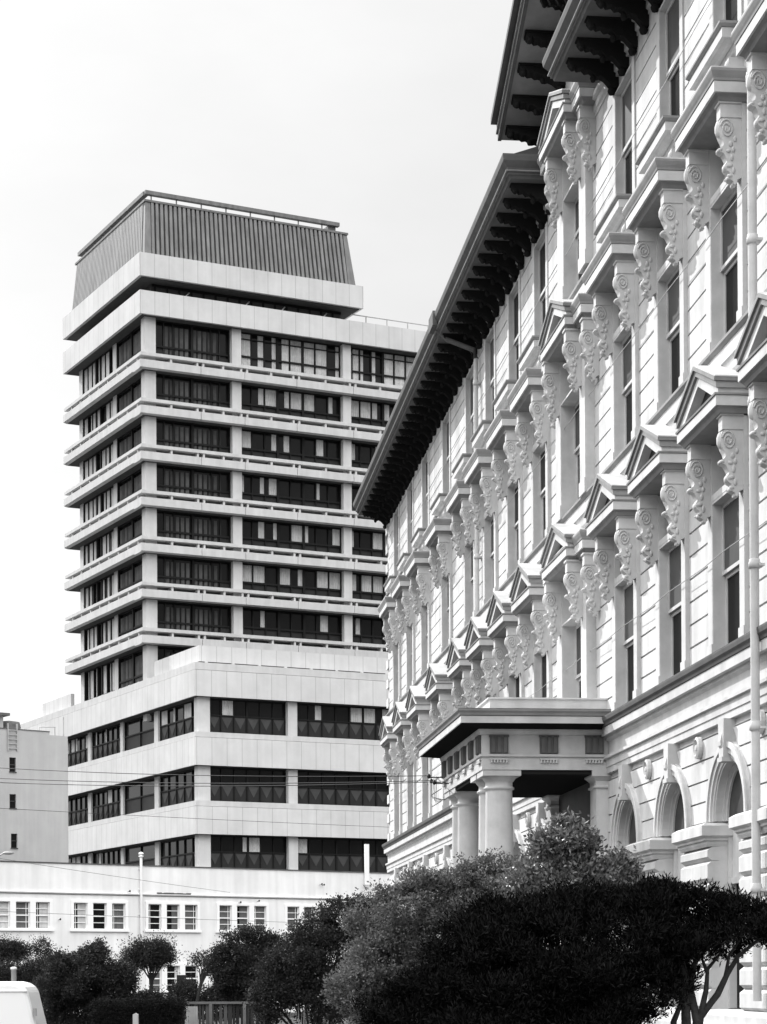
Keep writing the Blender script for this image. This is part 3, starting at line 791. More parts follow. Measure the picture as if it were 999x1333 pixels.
# ribbed crown
f = MB()
B0, B1, BY, ZB, ZT = 0.75, 1.3, 2.0, 55.9, 60.55
xr0, xr1, yl0, yl1 = 18.75, 18.55, TLY - 0.1, TLY - 0.1
low = [(B0, B0), (xr0, B0), (xr0, yl0), (B0, yl0)]; top = [(B1, BY), (xr1, BY), (xr1, yl1), (B1, yl1)]
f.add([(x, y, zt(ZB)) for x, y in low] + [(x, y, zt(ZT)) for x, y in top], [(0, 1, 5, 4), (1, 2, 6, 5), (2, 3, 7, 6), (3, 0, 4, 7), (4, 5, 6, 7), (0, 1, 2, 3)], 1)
def rib_line(pa, pb, qa, qb, nrm, w_):
    """one rib from pa (bottom) to qa (top)"""
    vs = []
    dx = Vector((pb[0] - pa[0], pb[1] - pa[1], 0)).normalized() * w_
    for P_, z in ((pa, ZB), (qa, ZT)):
        p = Vector((P_[0], P_[1], zt(z)))
        vs += [p, p + dx, p + dx + nrm, p + nrm]
    f.add(vs, [(0, 1, 5, 4), (1, 2, 6, 5), (2, 3, 7, 6), (3, 0, 4, 7), (4, 5, 6, 7), (0, 1, 2, 3)], 0)
nr = 44
for i in range(nr):
    t = i / nr
    xa = B0 + 0.5 + (xr0 - B0 - 1.0) * t; xb = B1 + 0.35 + (xr1 - B1 - 0.6) * t
    rib_line((xa, B0), (xa + 1, B0), (xb, BY), (xb + 1, BY), Vector((0, -0.16, 0.04)), 0.22)
nr = 46
for i in range(nr):
    t = i / nr
    ya = B0 + 0.5 + (yl0 - B0 - 0.8) * t; yb = BY + 0.35 + (yl1 - BY - 0.6) * t
    rib_line((B0, ya), (B0, ya + 1), (B1, yb), (B1, yb + 1), Vector((-0.16, 0, 0.04)), 0.24)
# corner facets
f.add([(B0 - .12, B0 + 0.45, zt(ZB)), (B0 - .12, B0 - .12, zt(ZB)), (B0 + 0.45, B0 - .12, zt(ZB)), (B1 + 0.3, BY - .12, zt(ZT)), (B1 - .12, BY - .12, zt(ZT)), (B1 - .12, BY + 0.3, zt(ZT))], [(0, 1, 4, 5), (1, 2, 3, 4)], 0)
f.add([(xr0 - 0.6, B0 - .12, zt(ZB)), (xr0 + .05, B0 - .12, zt(ZB)), (xr0 + .05, B0 + 1, zt(ZB)), (xr1 + .05, BY + 1, zt(ZT)), (xr1 + .05, BY - .12, zt(ZT)), (xr1 - 0.3, BY - .12, zt(ZT))], [(0, 1, 4, 5), (1, 2, 3, 4)], 0)
f.ring((B1 - .15, xr1 + 0.08, BY - .15, yl1), [(0.0, zt(ZT)), (0.06, zt(ZT)), (0.06, zt(ZT) + 0.16), (-0.2, zt(ZT) + 0.16)], 0)
crown = f.build('crown', [M['rib'], M['shadowrib']], tw)
f = MB()
zr = zt(61.15)
f.box(B1 - 0.1, 17.95, BY - 0.15, BY + 0.25, zr, zr + 0.30); f.box(B1 - 0.15, B1 + 0.25, BY + 0.26, 18.0, zr, zr + 0.30)
x_ = B1 + 0.4
while x_ < 18: f.box(x_, x_ + 0.08, BY, BY + 0.1, zt(ZT) + 0.1, zr); x_ += 2.1
x_ = B1 + 2.4
while x_ < 16.8: f.box(B1, B1 + 0.1, x_, x_ + 0.08, zt(ZT) + 0.1, zr); x_ += 2.1
f.box(17.0, 17.7, BY + 0.1, BY + 0.9, zt(ZT) + 0.1, zr)
f.build('roof_rail', M['rib'], crown)
f = MB()
x_ = 19.6
for k in range(8): f.box(x_ + k * 1.9, x_ + k * 1.9 + 0.07, 0.5, 0.57, zt(52.6), zt(53.7))
f.tube([(18.3, 0.53, zt(53.68)), (TRX, 0.53, zt(53.68))], 0.045, 6)
f.build('terrace_rail', M['galv'], tw)
# ledges
TOPS = [48.28 - 3.532 * k for k in range(7)]
JOINT = [5.0, 8.7, 13.2, 18.2, 23.0, 27.6]
def ledge(z0):
    f = MB()
    f.ring((0.05, TRX, 0.05, TLY - 0.05), [(-0.35, zt(z0)), (0, zt(z0)), (0, zt(z0) - 0.25), (-0.35, zt(z0) - 0.26)])
    # lower beam, split at the joints
    xs = [0.0] + JOINT + [TRX]
    for a, b in zip(xs[:-1], xs[1:]):
        f.prism([(0.0, zt(z0) - 0.58), (0.0, zt(z0) - 1.17), (0.30, zt(z0) - 1.25), (1.6, zt(z0) - 1.25), (1.6, zt(z0) - 0.58)], a + (0.02 if a else 0), b - 0.02, 'x')
    f.prism([(0.0, zt(z0) - 0.58), (0.0, zt(z0) - 1.17), (0.30, zt(z0) - 1.25), (1.6, zt(z0) - 1.25), (1.6, zt(z0) - 0.58)], 1.602, TLY - 0.0, 'y')
    for a, b in zip(xs[:-1], xs[1:]):
        for q in (a + 0.18, (a + b) / 2, b - 0.32):
            if q < 0.5: continue
            f.box(q, q + 0.16, 0.12, 0.9, zt(z0) - 0.585, zt(z0) - 0.252)
    y_ = 1.0
    while y_ < TLY: f.box(0.12, 0.9, y_, y_ + 0.16, zt(z0) - 0.585, zt(z0) - 0.252); y_ += 2.25
    f.ring((1.62, TRX, 1.62, TLY - .2), [(0, zt(z0) - 1.2), (0, zt(z0))], 1)  # dark backing puts shade into the gap below the rail
    f.box(0.32, TRX - 0.1, 0.32, 1.5, zt(z0) - 1.262, zt(z0) - 1.252, 2); f.box(0.32, 1.5, 1.51, TLY - 0.1, zt(z0) - 1.262, zt(z0) - 1.252, 2)  # dark plates as painted shade under the beam
    return f
l0 = ledge(TOPS[0]).build('ledge', [M['concrete'], M['shadowrib'], M['soffit_shade']], tw)
for k in range(1, 7): dup(l0, tw, (0, 0, -3.532 * k))
# columns: full height strips, one object each
def tcol(x0, x1, y0, y1, z0, z1): f = MB(); f.box(x0, x1, y0, y1, zt(z0), zt(z1)); return f.build('column', M['concrete'], tw)
RC = [(0.6, 1.5), (7.86, 8.64), (17.53, 18.26), (25.6, 26.4), (31.5, 32.3)]
LC = [(8.15, 8.95), (16.5, 17.3)]
for i, (a, b) in enumerate(RC): tcol(a, b, 0.55 if i else 0.6, 1.45, 20, 51.22)
for a, b in LC: tcol(0.98, 1.45, a, b, 20, 51.22)
# windows, floor by floor
tr = random.Random(11)
def mull(f, x0, x1, y, z0, z1, w_=0.12, d=0.10): f.box(x0, x1, y - d, y, z0, z1)
def tower_window(x0, x1, z0, z1, panes, lower, side, white=0.55, top=False, dark=False, thick=()):
    """side 'R' = right face (runs along x), 'L' = left face (runs along y)"""
    H = z1 - z0; W = x1 - x0; n = panes
    def put(mb):
        if side == 'L':
            mb.v = [(p[1], p[0], p[2]) for p in mb.v]
        return mb
    gy = 1.22
    fr = MB(); pw_ = W / n
    for i in range(n + 1):
        q = x0 + i * pw_; hw = 0.10 if (i in thick or i in (0, n)) else 0.05
        fr.box(max(x0, q - hw), min(x1, q + hw), gy - 0.14 - (0.06 if hw > .06 else 0), gy - 0.015, z0, z1)
    zl = z0 + lower * H
    fr.box(x0, x1, gy - 0.17, gy - 0.016, zl - 0.07, zl + 0.07)
    fr.box(x0, x1, gy - 0.17, gy - 0.016, z1 - 0.10, z1); fr.box(x0, x1, gy - 0.17, gy - 0.016, z0, z0 + 0.06)
    if top: fr.box(x0, x1, gy - 0.15, gy - 0.016, z0 + 0.80 * H, z0 + 0.80 * H + 0.07)
    wo = put(fr).build('window', M['darkmetal'], tw)
    gl_ = MB(); gl_.box(x0 + 0.01, x1 - 0.01, gy - 0.01, gy + 0.02, zl if not dark else z0, z1)
    put(gl_).build('pane', M['tglass'], wo)
    if not dark:
        sp = MB(); sp.box(x0 + 0.01, x1 - 0.01, gy - 0.02, gy + 0.02, z0, zl - 0.001); put(sp).build('spandrel', M['spandrel'], wo)
    # curtains hang just inside the glass line of each pane
    cu = MB()
    def folds(a, b, za, zb, nf, amp, mi=0):
        nf = max(2, nf); pts = []
        for k in range(nf * 4 + 1):
            pts.append((a + (b - a) * k / (nf * 4), gy - 0.055 + amp * math.sin(k * math.pi / 2 + 0.4)))
        vs = [(x, y, za) for x, y in pts] + [(x, y, zb) for x, y in pts]; m_ = len(pts)
        cu.add(vs, [(k, k + 1, m_ + k + 1, m_ + k) for k in range(m_ - 1)], mi, False)
    if dark:
        mid = (x0 + x1) / 2; edge_ = 0.95 if side == 'R' else 0.15
        for (da, db) in ((x0 + edge_, mid - 0.12), (mid + 0.12, x1 - edge_)):
            nsl = int((db - da) / 0.36)
            for q in range(nsl):
                a = da + q * (db - da) / nsl
                cu.add([(a, gy - 0.03, z0 + 0.08), (a + 0.25, gy - 0.09, z0 + 0.08), (a + 0.25, gy - 0.09, z1 - 0.38), (a, gy - 0.03, z1 - 0.38)], [(0, 1, 2, 3)])
        fr2 = MB()
        if side == 'R':
            for (qa, qb) in ((x0, x0 + 0.84), (x1 - 0.84, x1)):
                fr2 = MB(); fr2.box(qa + .05, qb - .05, gy - 0.06, gy - 0.02, z0 + 0.05, z0 + 0.62)
                q = qb if qa == x0 else qa
                fr2.box(q - 0.04, q + 0.05, gy - 0.12, gy - 0.02, z0, z1)
                put(fr2).build('side_light', M['spandrel'], wo)
        put(cu).build('drape', M['drape'], wo)
    else:
        any_ = False
        for i in range(n):
            a = x0 + i * pw_ + 0.06; b = a + pw_ - 0.12; u_ = tr.random()
            if u_ > white + 0.28: continue
            if u_ < white * 0.55: ca, cb_ = a, b
            elif tr.random() < 0.5: ca, cb_ = a, a + (b - a) * tr.uniform(0.3, 0.7)
            else: ca, cb_ = b - (b - a) * tr.uniform(0.3, 0.7), b
            cu = MB(); folds(ca, cb_, (z0 + 0.08 if top else zl - 0.0), z1 - 0.12, int((cb_ - ca) / 0.16), 0.022)
            put(cu).build('curtain', M['curtain'], wo)
    return wo
fl = [(48.28 + 0.0, 51.19)] + [(TOPS[k + 1], TOPS[k] - 1.25) for k in range(6)] + [(23.0, TOPS[6] - 1.25)]
WH = [0.92, 0.62, 0.25, 0.25, 0.38, 0.5, 0.3, 0.3]
for k, (a, b) in enumerate(fl):
    z0, z1 = zt(a), zt(b)
    tower_window(1.5, 7.86, z0, z1, 4, 0.3, 'R', dark=True, thick=(2,))
    tower_window(8.64, 17.53, z0, z1, 8, 0.34, 'R', WH[k], top=(k == 0), thick=(3, 5))
    tower_window(18.26, 25.6, z0, z1, 7, 0.34, 'R', WH[k], top=(k == 0), thick=(3,))
    tower_window(26.4, 31.5, z0, z1, 4, 0.34, 'R', WH[k], top=(k == 0))
    tower_window(1.46, 8.15, z0, z1, 2, 0.3, 'L', dark=True, thick=(1,))
    tower_window(8.95, 16.5, z0, z1, 7, 0.12, 'L', 0.62, thick=(3, 4))
# ----- lower block (the podium), part of the same building
PB = 10.8
f = MB()
def pband(z0, z1, ins_=0.0):
    # block: x 0..46, y -PB..40
    f.box(0.0, 46, -PB, -PB + 0.5, zt(z0), zt(z1)); f.box(0.0, 0.5, -PB + 0.5, 48, zt(z0), zt(z1))
for (a, b) in ((20.53, 22.42), (15.53, 17.55), (10.54, 12.55), (5.6, 8.0)): pband(a, b)
f.build('lower_band', M['panel'], tw)
f = MB()
for z_ in (20.53, 15.53, 10.54): f.box(0.12, 46, -PB + 0.12, -PB + 1.2, zt(z_) - 0.02, zt(z_) - 0.003); f.box(0.12, 1.2, -PB + 1.21, 48, zt(z_) - 0.02, zt(z_) - 0.003)  # dark plates as painted shade under the podium bands
f.build('band_soffit_shade', M['soffit_shade'], tw)
f = MB()
for (a, b) in ((22.45, 22.97), (17.575, 17.95), (12.575, 12.96)):
    f.box(0.03, 46, -PB + 0.03, -PB + 0.6, zt(a), zt(b)); f.box(0.03, 0.6, -PB + 0.601, 48, zt(a), zt(b))
f.build('band_ledge', M['concrete'], tw)
f = MB(); f.box(1.2, 46, -PB + 1.2, 48, 0, zt(22.6)); f.build('lower_core', M['spandrel'], tw)
f = MB()
f.box(0.55, 46, -PB + 0.55, -PB + 0.85, zt(23.12), zt(24.28)); f.box(0.55, 0.85, -PB + 0.851, -1.2, zt(23.12), zt(24.28))
f2 = MB(); f2.box(0.55, 0.85, 18.65, 26.4, zt(22.975), zt(24.25)); f2.build('roof_screen', M['panel'], tw)
def screen_block(x0, x1, y0, y1): g_ = MB(); g_.box(x0, x1, y0, y1, zt(22.975), zt(23.10)); g_.build('screen_block', M['panel'], tw)
x_ = 1.0
while x_ < 26: screen_block(x_, x_ + 0.18, -PB + 0.35, -PB + 0.56); x_ += 2.1
y_ = -9.0
while y_ < 26: screen_block(0.3, 0.555, y_, y_ + 0.35); y_ += 2.1
f.build('roof_screen', M['panel'], tw)
f = MB(); f.box(0.62, 46, -PB + 0.62, -PB + 0.80, zt(22.9), zt(23.118)); f.box(0.62, 0.80, -PB + 0.801, -1.2, zt(22.9), zt(23.118)); f.build('screen_gap_shade', M['shadowrib'], tw)  # dark strip added as the shade in the gap under the screen
PRC = [(0.41, 1.34), (7.56, 8.31), (16.2, 16.95), (24.6, 25.4)]
PLC = [(9.15, 10.3), (17.0, 17.9), (24.8, 25.8), (33.0, 34.0)]
for a, b in PRC: f = MB(); f.box(a, b, -PB + 0.42, -PB + 1.2, zt(5), zt(20.54)); f.build('column', M['concrete'], tw)
for a, b in PLC: f = MB(); f.box(0.70, 1.2, a + 0.15 - PB, b - 0.15 - PB, zt(5), zt(20.54)); f.build('column', M['concrete'], tw)
def pod_window(a, b, z0, z1, n, side, white, diamonds=True):
    H = z1 - z0; zl = z0 + 0.52 * H; gy = 0.95; pw_ = (b - a) / n
    def put(mb):
        mb.v = [((p[1], p[0] - PB, p[2]) if side == 'L' else (p[0], p[1] - PB, p[2])) for p in mb.v]; return mb
    fr = MB()
    for i in range(n + 1):
        q = a + i * pw_; hw = 0.06 if i % 3 == 0 else 0.03
        fr.box(max(a, q - hw), min(b, q + hw), gy - 0.10, gy - 0.002, z0, z1)
    fr.box(a, b, gy - 0.11, gy - 0.003, zl - 0.05, zl + 0.05); fr.box(a, b, gy - 0.11, gy - 0.003, z1 - 0.12, z1)
    wo = put(fr).build('window', M['darkmetal'], tw)
    g_ = MB(); g_.box(a, b, gy, gy + 0.02, zl, z1); put(g_).build('pane', M['tglass'], wo)
    s_ = MB(); s_.box(a, b, gy, gy + 0.02, z0, zl - 0.001)
    if diamonds:
        for i in range(n):
            xa, xb = a + i * pw_ + 0.05, a + (i + 1) * pw_ - 0.05; xm = (xa + xb) / 2; zm = z0 + 0.30 * (zl - z0)
            s_.add([(xa, gy - 0.012, zl - 0.06), (xb, gy - 0.012, zl - 0.06), (xm, gy - 0.045, zm), (xm, gy - 0.012, zl - 0.06)], [(0, 3, 2), (3, 1, 2)], 1)
    put(s_).build('spandrel', [M['spandrel'], M['spandrel2']], wo)
    cu = MB(); ok = False
    for i in range(n):
        if tr.random() > white: continue
        xa = a + i * pw_ + 0.05; wd = (pw_ - 0.1) * tr.choice([0.35, 0.5, 0.9, 0.9]); xa += 0 if tr.random() < .5 else (pw_ - 0.1 - wd)
        nf = max(2, int(wd / 0.15)); pts = [(xa + wd * q / (nf * 4), gy - 0.03 + 0.018 * math.sin(q * math.pi / 2 + .3)) for q in range(nf * 4 + 1)]
        m_ = len(pts); cu = MB(); cu.add([(x, y, zl + 0.05) for x, y in pts] + [(x, y, z1 - 0.12) for x, y in pts], [(q, q + 1, m_ + q + 1, m_ + q) for q in range(m_ - 1)]); put(cu).build('curtain', M['curtain'], wo)
    if side == 'L' and white > 0.8:
        pass
for (z0, z1, wr, wl) in ((17.95, 20.53, 0.45, 0.6), (12.96, 15.53, 0.06, 0.2), (8.0, 10.54, 0.45, 0.08)):
    pod_window(1.34, 7.56, zt(z0), zt(z1), 6, 'R', wr)
    pod_window(8.31, 16.2, zt(z0), zt(z1), 7, 'R', wr)
    pod_window(16.95, 24.6, zt(z0), zt(z1), 7, 'R', wr)
    pod_window(1.2, 9.3, zt(z0), zt(z1), 5, 'L', wl * 0.6)
    pod_window(10.15, 17.15, zt(z0), zt(z1), 2, 'L', 0.0, False)
    pod_window(17.75, 24.95, zt(z0), zt(z1), 6, 'L', wl)
    pod_window(25.65, 33.15, zt(z0), zt(z1), 6, 'L', wl)

# ================================================================= LOW WHITE BUILDING
WAX = math.atan2(0.6, 0.8)
P0 = Vector((-10.25, 115.0, 0))
wb = empty('white_building', P0, WAX)
tag(wb, 'low two storey white stucco building with grouped sash windows and a flat parapet', 'building')
WX0, WX1 = -22.0, 24.0
f = MB()
gx = [-11.54 + 4.43 * k for k in range(-2, 7)]
def wz(z): return z + EYE
holes = []
for g0 in gx:
    for k in range(3): holes.append((g0 + k * 1.125, g0 + k * 1.125 + 0.78))
rows = [(2.64, 4.00), (-0.62, 0.74)]
bands = [(wz(4.00), wz(6.0)), (wz(0.74), wz(2.64)), (0, wz(-0.62))]
for a, b in bands: f.box(WX0, WX1, 0, 0.35, a, b)
edges = [WX0] + [v for h in holes for v in h] + [WX1]
for r0, r1 in rows:
    for i in range(0, len(edges), 2): f.box(edges[i], edges[i + 1], 0, 0.35, wz(r0), wz(r1))
f.box(WX0, WX1, 0.36, 11, 0, wz(5.2)); f.box(WX0, WX0 + 0.35, 0.36, 11, wz(5.2), wz(6.0)); f.box(WX1 - .35, WX1, 0.36, 11, wz(5.2), wz(6.0)); f.box(WX0, WX1, 11.01, 11.3, 0, wz(6.0))
f.build('wall', M['stucco'], wb)
f = MB(); f.box(WX0, WX1, -0.05, 0.40, wz(6.002), wz(6.05)); f.build('parapet_flashing', M['grime'], wb)
f = MB(); f.prism([(0.0, wz(4.43)), (-0.06, wz(4.45)), (-0.09, wz(4.50)), (-0.09, wz(4.53)), (0.0, wz(4.55))], WX0, WX1, 'x'); f.build('string_course', M['stucco'], wb)
f = MB(); f.prism([(-0.012, wz(4.42)), (-0.05, wz(4.43)), (-0.05, wz(4.445)), (-0.012, wz(4.449))], WX0, WX1, 'x'); f.build('string_drip', M['grime'], wb)
f = MB(); q_ = random.Random(6); x_ = -2.15
while x_ < -0.1: w_ = q_.uniform(.08, .3); f.box(x_, x_ + w_, -0.096, 0.0, wz(4.551), wz(4.56 + q_.uniform(.02, .07))); x_ += w_
f.build('broken_render_edge', M['grime'], wb)
wr_ = random.Random(3)
def sash(x0, x1, z0, z1):
    fr = MB(); t = 0.035
    fr.box(x0, x0 + t, 0.06, 0.14, z0, z1); fr.box(x1 - t, x1, 0.06, 0.14, z0, z1)
    fr.box(x0 + t, x1 - t, 0.06, 0.14, z1 - t, z1); fr.box(x0 + t, x1 - t, 0.06, 0.14, z0, z0 + t)
    zm = (z0 + z1) / 2
    fr.box(x0 + t, x1 - t, 0.05, 0.139, zm - 0.03, zm + 0.03)
    for q in (0.25, 0.75): fr.box(x0 + t, x1 - t, 0.08, 0.12, z0 + (z1 - z0) * q - 0.016, z0 + (z1 - z0) * q + 0.016)
    if wr_.random() < 0.6:
        xx_ = x0 + (x1 - x0) * wr_.choice([0.2, 0.8]); fr.box(xx_ - 0.012, xx_ + 0.012, 0.085, 0.115, z0 + t, z1 - t)
    o = fr.build('window', M['whitewood'], wb)
    gl_ = MB(); gl_.box(x0 + 0.02, x1 - 0.02, 0.125, 0.135, z0 + 0.02, z1 - 0.02); gl_.build('pane', M['tglass'], o)
    if wr_.random() < 0.75:
        cu = MB(); wd = (x1 - x0) * wr_.uniform(0.3, 1.0); a = x0 + 0.03 if wr_.random() < .5 else x1 - wd + 0.03
        a = max(a, x0 + 0.03); b = min(a + wd, x1 - 0.03)
        pts = [(a + (b - a) * q / 24, 0.118 + 0.005 * math.sin(q * 1.6)) for q in range(25)]
        cu.add([(x, y, z0 + 0.05) for x, y in pts] + [(x, y, z1 - 0.05) for x, y in pts], [(q, q + 1, 26 + q, 25 + q) for q in range(24)])
        cu.build('curtain', M['sheer'] if wr_.random() < .85 else M['curtain'], o)
for g0 in gx:
    for k in range(3):
        for r0, r1 in rows: sash(g0 + k * 1.125, g0 + k * 1.125 + 0.78, wz(r0), wz(r1))
    for r0, r1 in rows:
        fr = MB()
        a, b = g0 - 0.17, g0 + 3.03 + 0.17
        fr.box(a, b, -0.055, 0.0, wz(r1) + 0.005, wz(r1) + 0.14); fr.box(a - 0.06, b + 0.06, -0.10, 0.0, wz(r0) - 0.12, wz(r0) - 0.005)
        for q in (a, b - 0.165): fr.box(q, q + 0.165, -0.055, 0.0, wz(r0) - 0.004, wz(r1) + 0.004)
        for k in range(2): q = g0 + 0.78 + k * 1.125 + 0.01; fr.box(q, q + 0.325, -0.055, 0.0, wz(r0) - 0.004, wz(r1) + 0.004)
        fr.build('window_surround', M['whitewood'], wb)
f = MB(); f.tube([(-3.17, -0.14, wz(1.6)), (-3.17, -0.14, wz(6.50))], 0.07, 10)
f.lathe(-3.17, -0.14, [(0.07, wz(6.44)), (0.12, wz(6.46)), (0.13, wz(6.52)), (0.07, wz(6.54)), (0.07, wz(6.58)), (0.14, wz(6.60)), (0.12, wz(6.68)), (0.03, wz(6.72))], 12)
for z in (2.2, 3.4, 4.7, 5.8): f.box(-3.27, -3.07, -0.06, 0.0, wz(z), wz(z) + 0.06)
f.build('vent_pipe', M['stucco'], wb)
f = MB(); f.box(11.46, 11.76, -0.12, -0.06, wz(5.2), wz(7.62)); f.box(11.50, 11.72, -0.059, 0.0, wz(5.4), wz(5.6)); f.build('board_post', M['whitewood'], wb)
f = MB()
for (x_, z) in ((3.0, 4.15), (4.2, 4.25), (8.4, 5.25), (8.55, 5.22), (-3.9, 4.62), (-8.0, 3.1)):
    f.tube([(x_, 0.0, wz(z)), (x_, -0.22, wz(z))], 0.015, 5); f.lump((x_, -0.22, wz(z) + 0.03), (0.05, 0.05, 0.06))
for k in range(5): f.box(11.35, 11.85, -0.2, -0.17, wz(3.6 + k * 0.42), wz(3.62 + k * 0.42))
f.build('insulator', M['wire'], wb)

# ================================================================= GREY BUILDING
gp = P0 + Vector((-0.6, 0.8, 0)) * 22.0
gbd = empty('grey_building', gp, WAX)
tag(gbd, 'plain grey rendered building with three tiny windows and a rooftop tank beside the tower', 'building')
f = MB()
def gz(z): return z + EYE
wins = [(0.50, 0.95, 12.93, 13.81), (0.50, 0.95, 10.68, 11.54), (0.58, 1.02, 8.22, 9.10)]
f.box(-14, 0.5, 0, 0.4, 0, gz(15.55)); f.box(1.03, 4.58, 0, 0.4, 0, gz(15.2))
for i, (a, b, c, d) in enumerate(wins):
    lo = [11.54, 9.10, -1.85][i]
    f.box(0.5, 1.03, 0, 0.4, gz(lo), gz(c))
    if a > 0.5: f.box(0.5, a, 0, 0.399, gz(c), gz(d))
    f.box(b, 1.03, 0, 0.398, gz(c), gz(d))
f.box(0.5, 1.03, 0, 0.4, gz(13.81), gz(15.55)); f.box(1.031, 3.3, 0.0, 0.4, gz(15.2), gz(15.55)); f.box(3.3, 4.58, 0.02, 0.4, gz(15.2), gz(15.36))
f.box(-14, 4.58, 0.41, 14, 0, gz(15.0)); f.box(4.2, 4.58, 0.41, 14, gz(15.0), gz(15.36))
f.build('wall', M['grey_render'], gbd)
f = MB(); f.box(-9, 1.62, 3.0, 8, gz(15.0), gz(16.75)); f.build('penthouse_wall', M['grey_render'], gbd)
f = MB(); f.box(-14, 3.3, -0.04, 0.42, gz(15.552), gz(15.60)); f.build('coping', M['grime'], gbd)
f = MB(); f.box(-9.2, 1.95, 2.7, 8.3, gz(16.752), gz(16.92)); f.build('penthouse_roof', M['grime'], gbd)
for (a, b, c, d) in wins:
    f = MB(); f.box(a + .02, b - .02, 0.12, 0.16, gz(c), gz(d)); o = f.build('window', M['tglass'], gbd)
    f = MB(); f.box(a, b, 0.06, 0.119, gz((c + d) / 2) - 0.02, gz((c + d) / 2) + 0.02); f.box(a, a + 0.05, 0.06, 0.118, gz(c), gz(d)); f.box(a - .03, b + .03, -0.05, 0.05, gz(c) - 0.07, gz(c) - 0.003); f.build('frame', M['spandrel2'], o)
f = MB(); f.lathe(2.5, 4.0, [(0.75, gz(15.0)), (0.78, gz(15.6)), (0.75, gz(15.61)), (0.78, gz(16.2)), (0.70, gz(16.5)), (0.1, gz(16.6))], 20); f.build('water_tank', M['vent'], gbd)
f = MB()
for k in range(5): f.box(0.42, 0.98, -0.10, -0.04, gz(14.35 + k * 0.28), gz(14.35 + k * 0.28) + 0.06)
f.box(0.36, 0.42, -0.10, 0.0, gz(14.2), gz(15.9)); f.box(0.98, 1.04, -0.10, 0.0, gz(14.2), gz(15.9)); f.build('wall_ladder', M['galv'], gbd)
f = MB(); f.tube([(1.2, 5, gz(16.9)), (1.2, 5, gz(17.8))], 0.03, 5); f.tube([(1.9, 5, gz(16.9)), (1.9, 5, gz(17.4))], 0.03, 5); f.tube([(4.45, 0.3, gz(15.2)), (4.45, 0.3, gz(16.6))], 0.03, 5)
f.tube([(0.7, 5, gz(16.9)), (0.7, 5, gz(22.5))], 0.012, 5); f.build('antenna', M['galv'], gbd)
f = MB()
f.tube([(2.9, 0.6, gz(15.35)), (2.9, 0.6, gz(15.9)), (4.0, 0.6, gz(15.95)), (4.0, 0.6, gz(15.3))], 0.035, 6); f.build('roof_rail', M['galv'], gbd)

# ================================================================= FOLIAGE
def leaves(name, parent, blobs, n_leaf, ln, wd, m, seed, clump=0.16, per=26, up=0.35, shell=0.55, gaps=0.0, kind=None, droop=0.0, lobes=0, lobe_r=0.3):
    rg = np.random.default_rng(seed)
    B = np.array(blobs, float)
    if lobes:
        # break every part of the crown into many smaller rounded lobes with dark gaps between
        out_ = []
        for b in B:
            for _ in range(lobes):
                d_ = rg.normal(size=3); d_ /= np.linalg.norm(d_)
                q = lobe_r * rg.uniform(0.7, 1.3); rr = rg.uniform(0.62, 0.92)
                out_.append(list(b[:3] + d_ * b[3:] * rr) + [max(.04, b[3] * q), max(.04, b[4] * q), max(.04, b[5] * q * .8)])
        B = np.array(out_)
    wgt = (B[:, 3] * B[:, 4] + B[:, 4] * B[:, 5] + B[:, 3] * B[:, 5]); wgt /= wgt.sum()
    nc = max(1, n_leaf // per)
    bi = rg.choice(len(B), nc, p=wgt)
    d = rg.normal(size=(nc, 3)); d /= np.linalg.norm(d, axis=1)[:, None]
    rad = shell + (1 - shell) * rg.random(nc) ** 0.6
    stray = rg.random(nc) < (0.10 if up >= 0.9 else 0.06); rad = np.where(stray, rg.uniform(1.1, 1.75, nc), rad)
    # an uneven outline: radius wobbles with direction
    wob = 1 + 0.16 * np.sin(d[:, 0] * 5 + seed) * np.cos(d[:, 2] * 6 + seed * 2) + rg.normal(0, 0.06, nc)
    cc = B[bi, :3] + d * B[bi, 3:6] * (rad * wob)[:, None]
    cs = clump * rg.uniform(0.6, 1.3, nc)
    p = np.repeat(cc, per, 0) + rg.normal(size=(nc * per, 3)) * np.repeat(cs, per)[:, None] * np.array([1, 1, 0.8])
    out = np.repeat(d, per, 0)
    n = len(p)
    ax = out * 0.7 + rg.normal(size=(n, 3)) * 0.75 + np.array([0, 0, up])
    ax[:, 2] -= droop * rg.random(n)
    ax /= np.linalg.norm(ax, axis=1)[:, None]
    t = np.cross(ax, rg.normal(size=(n, 3))); t /= np.linalg.norm(t, axis=1)[:, None]
    nn = np.cross(ax, t)
    l_ = ln * rg.uniform(0.6, 1.25, n)[:, None]; w_ = wd * rg.uniform(0.7, 1.2, n)[:, None]
    v = np.empty((n, 4, 3))
    v[:, 0] = p; v[:, 1] = p + ax * l_ * 0.5 + t * w_ + nn * w_ * 0.25; v[:, 2] = p + ax * l_; v[:, 3] = p + ax * l_ * 0.5 - t * w_ + nn * w_ * 0.25
    v = v.reshape(-1, 3)
    keep_z = v[:, 2].reshape(-1, 4).min(1) > 0.02
    v = v.reshape(-1, 4, 3)[keep_z].reshape(-1, 3); n = len(v) // 4
    me = bpy.data.meshes.new(name)
    me.vertices.add(n * 4); me.vertices.foreach_set('co', v.ravel().astype(np.float32))
    me.loops.add(n * 4); me.loops.foreach_set('vertex_index', np.arange(n * 4, dtype=np.int32))
    me.polygons.add(n); me.polygons.foreach_set('loop_start', np.arange(0, n * 4, 4, dtype=np.int32))
    me.polygons.foreach_set('loop_total', np.full(n, 4, dtype=np.int32))
    me.materials.append(m); me.update(calc_edges=True); me.validate()
    o = bpy.data.objects.new(name, me); col.objects.link(o); o.parent = parent
    if kind: o['kind'] = kind
    return o
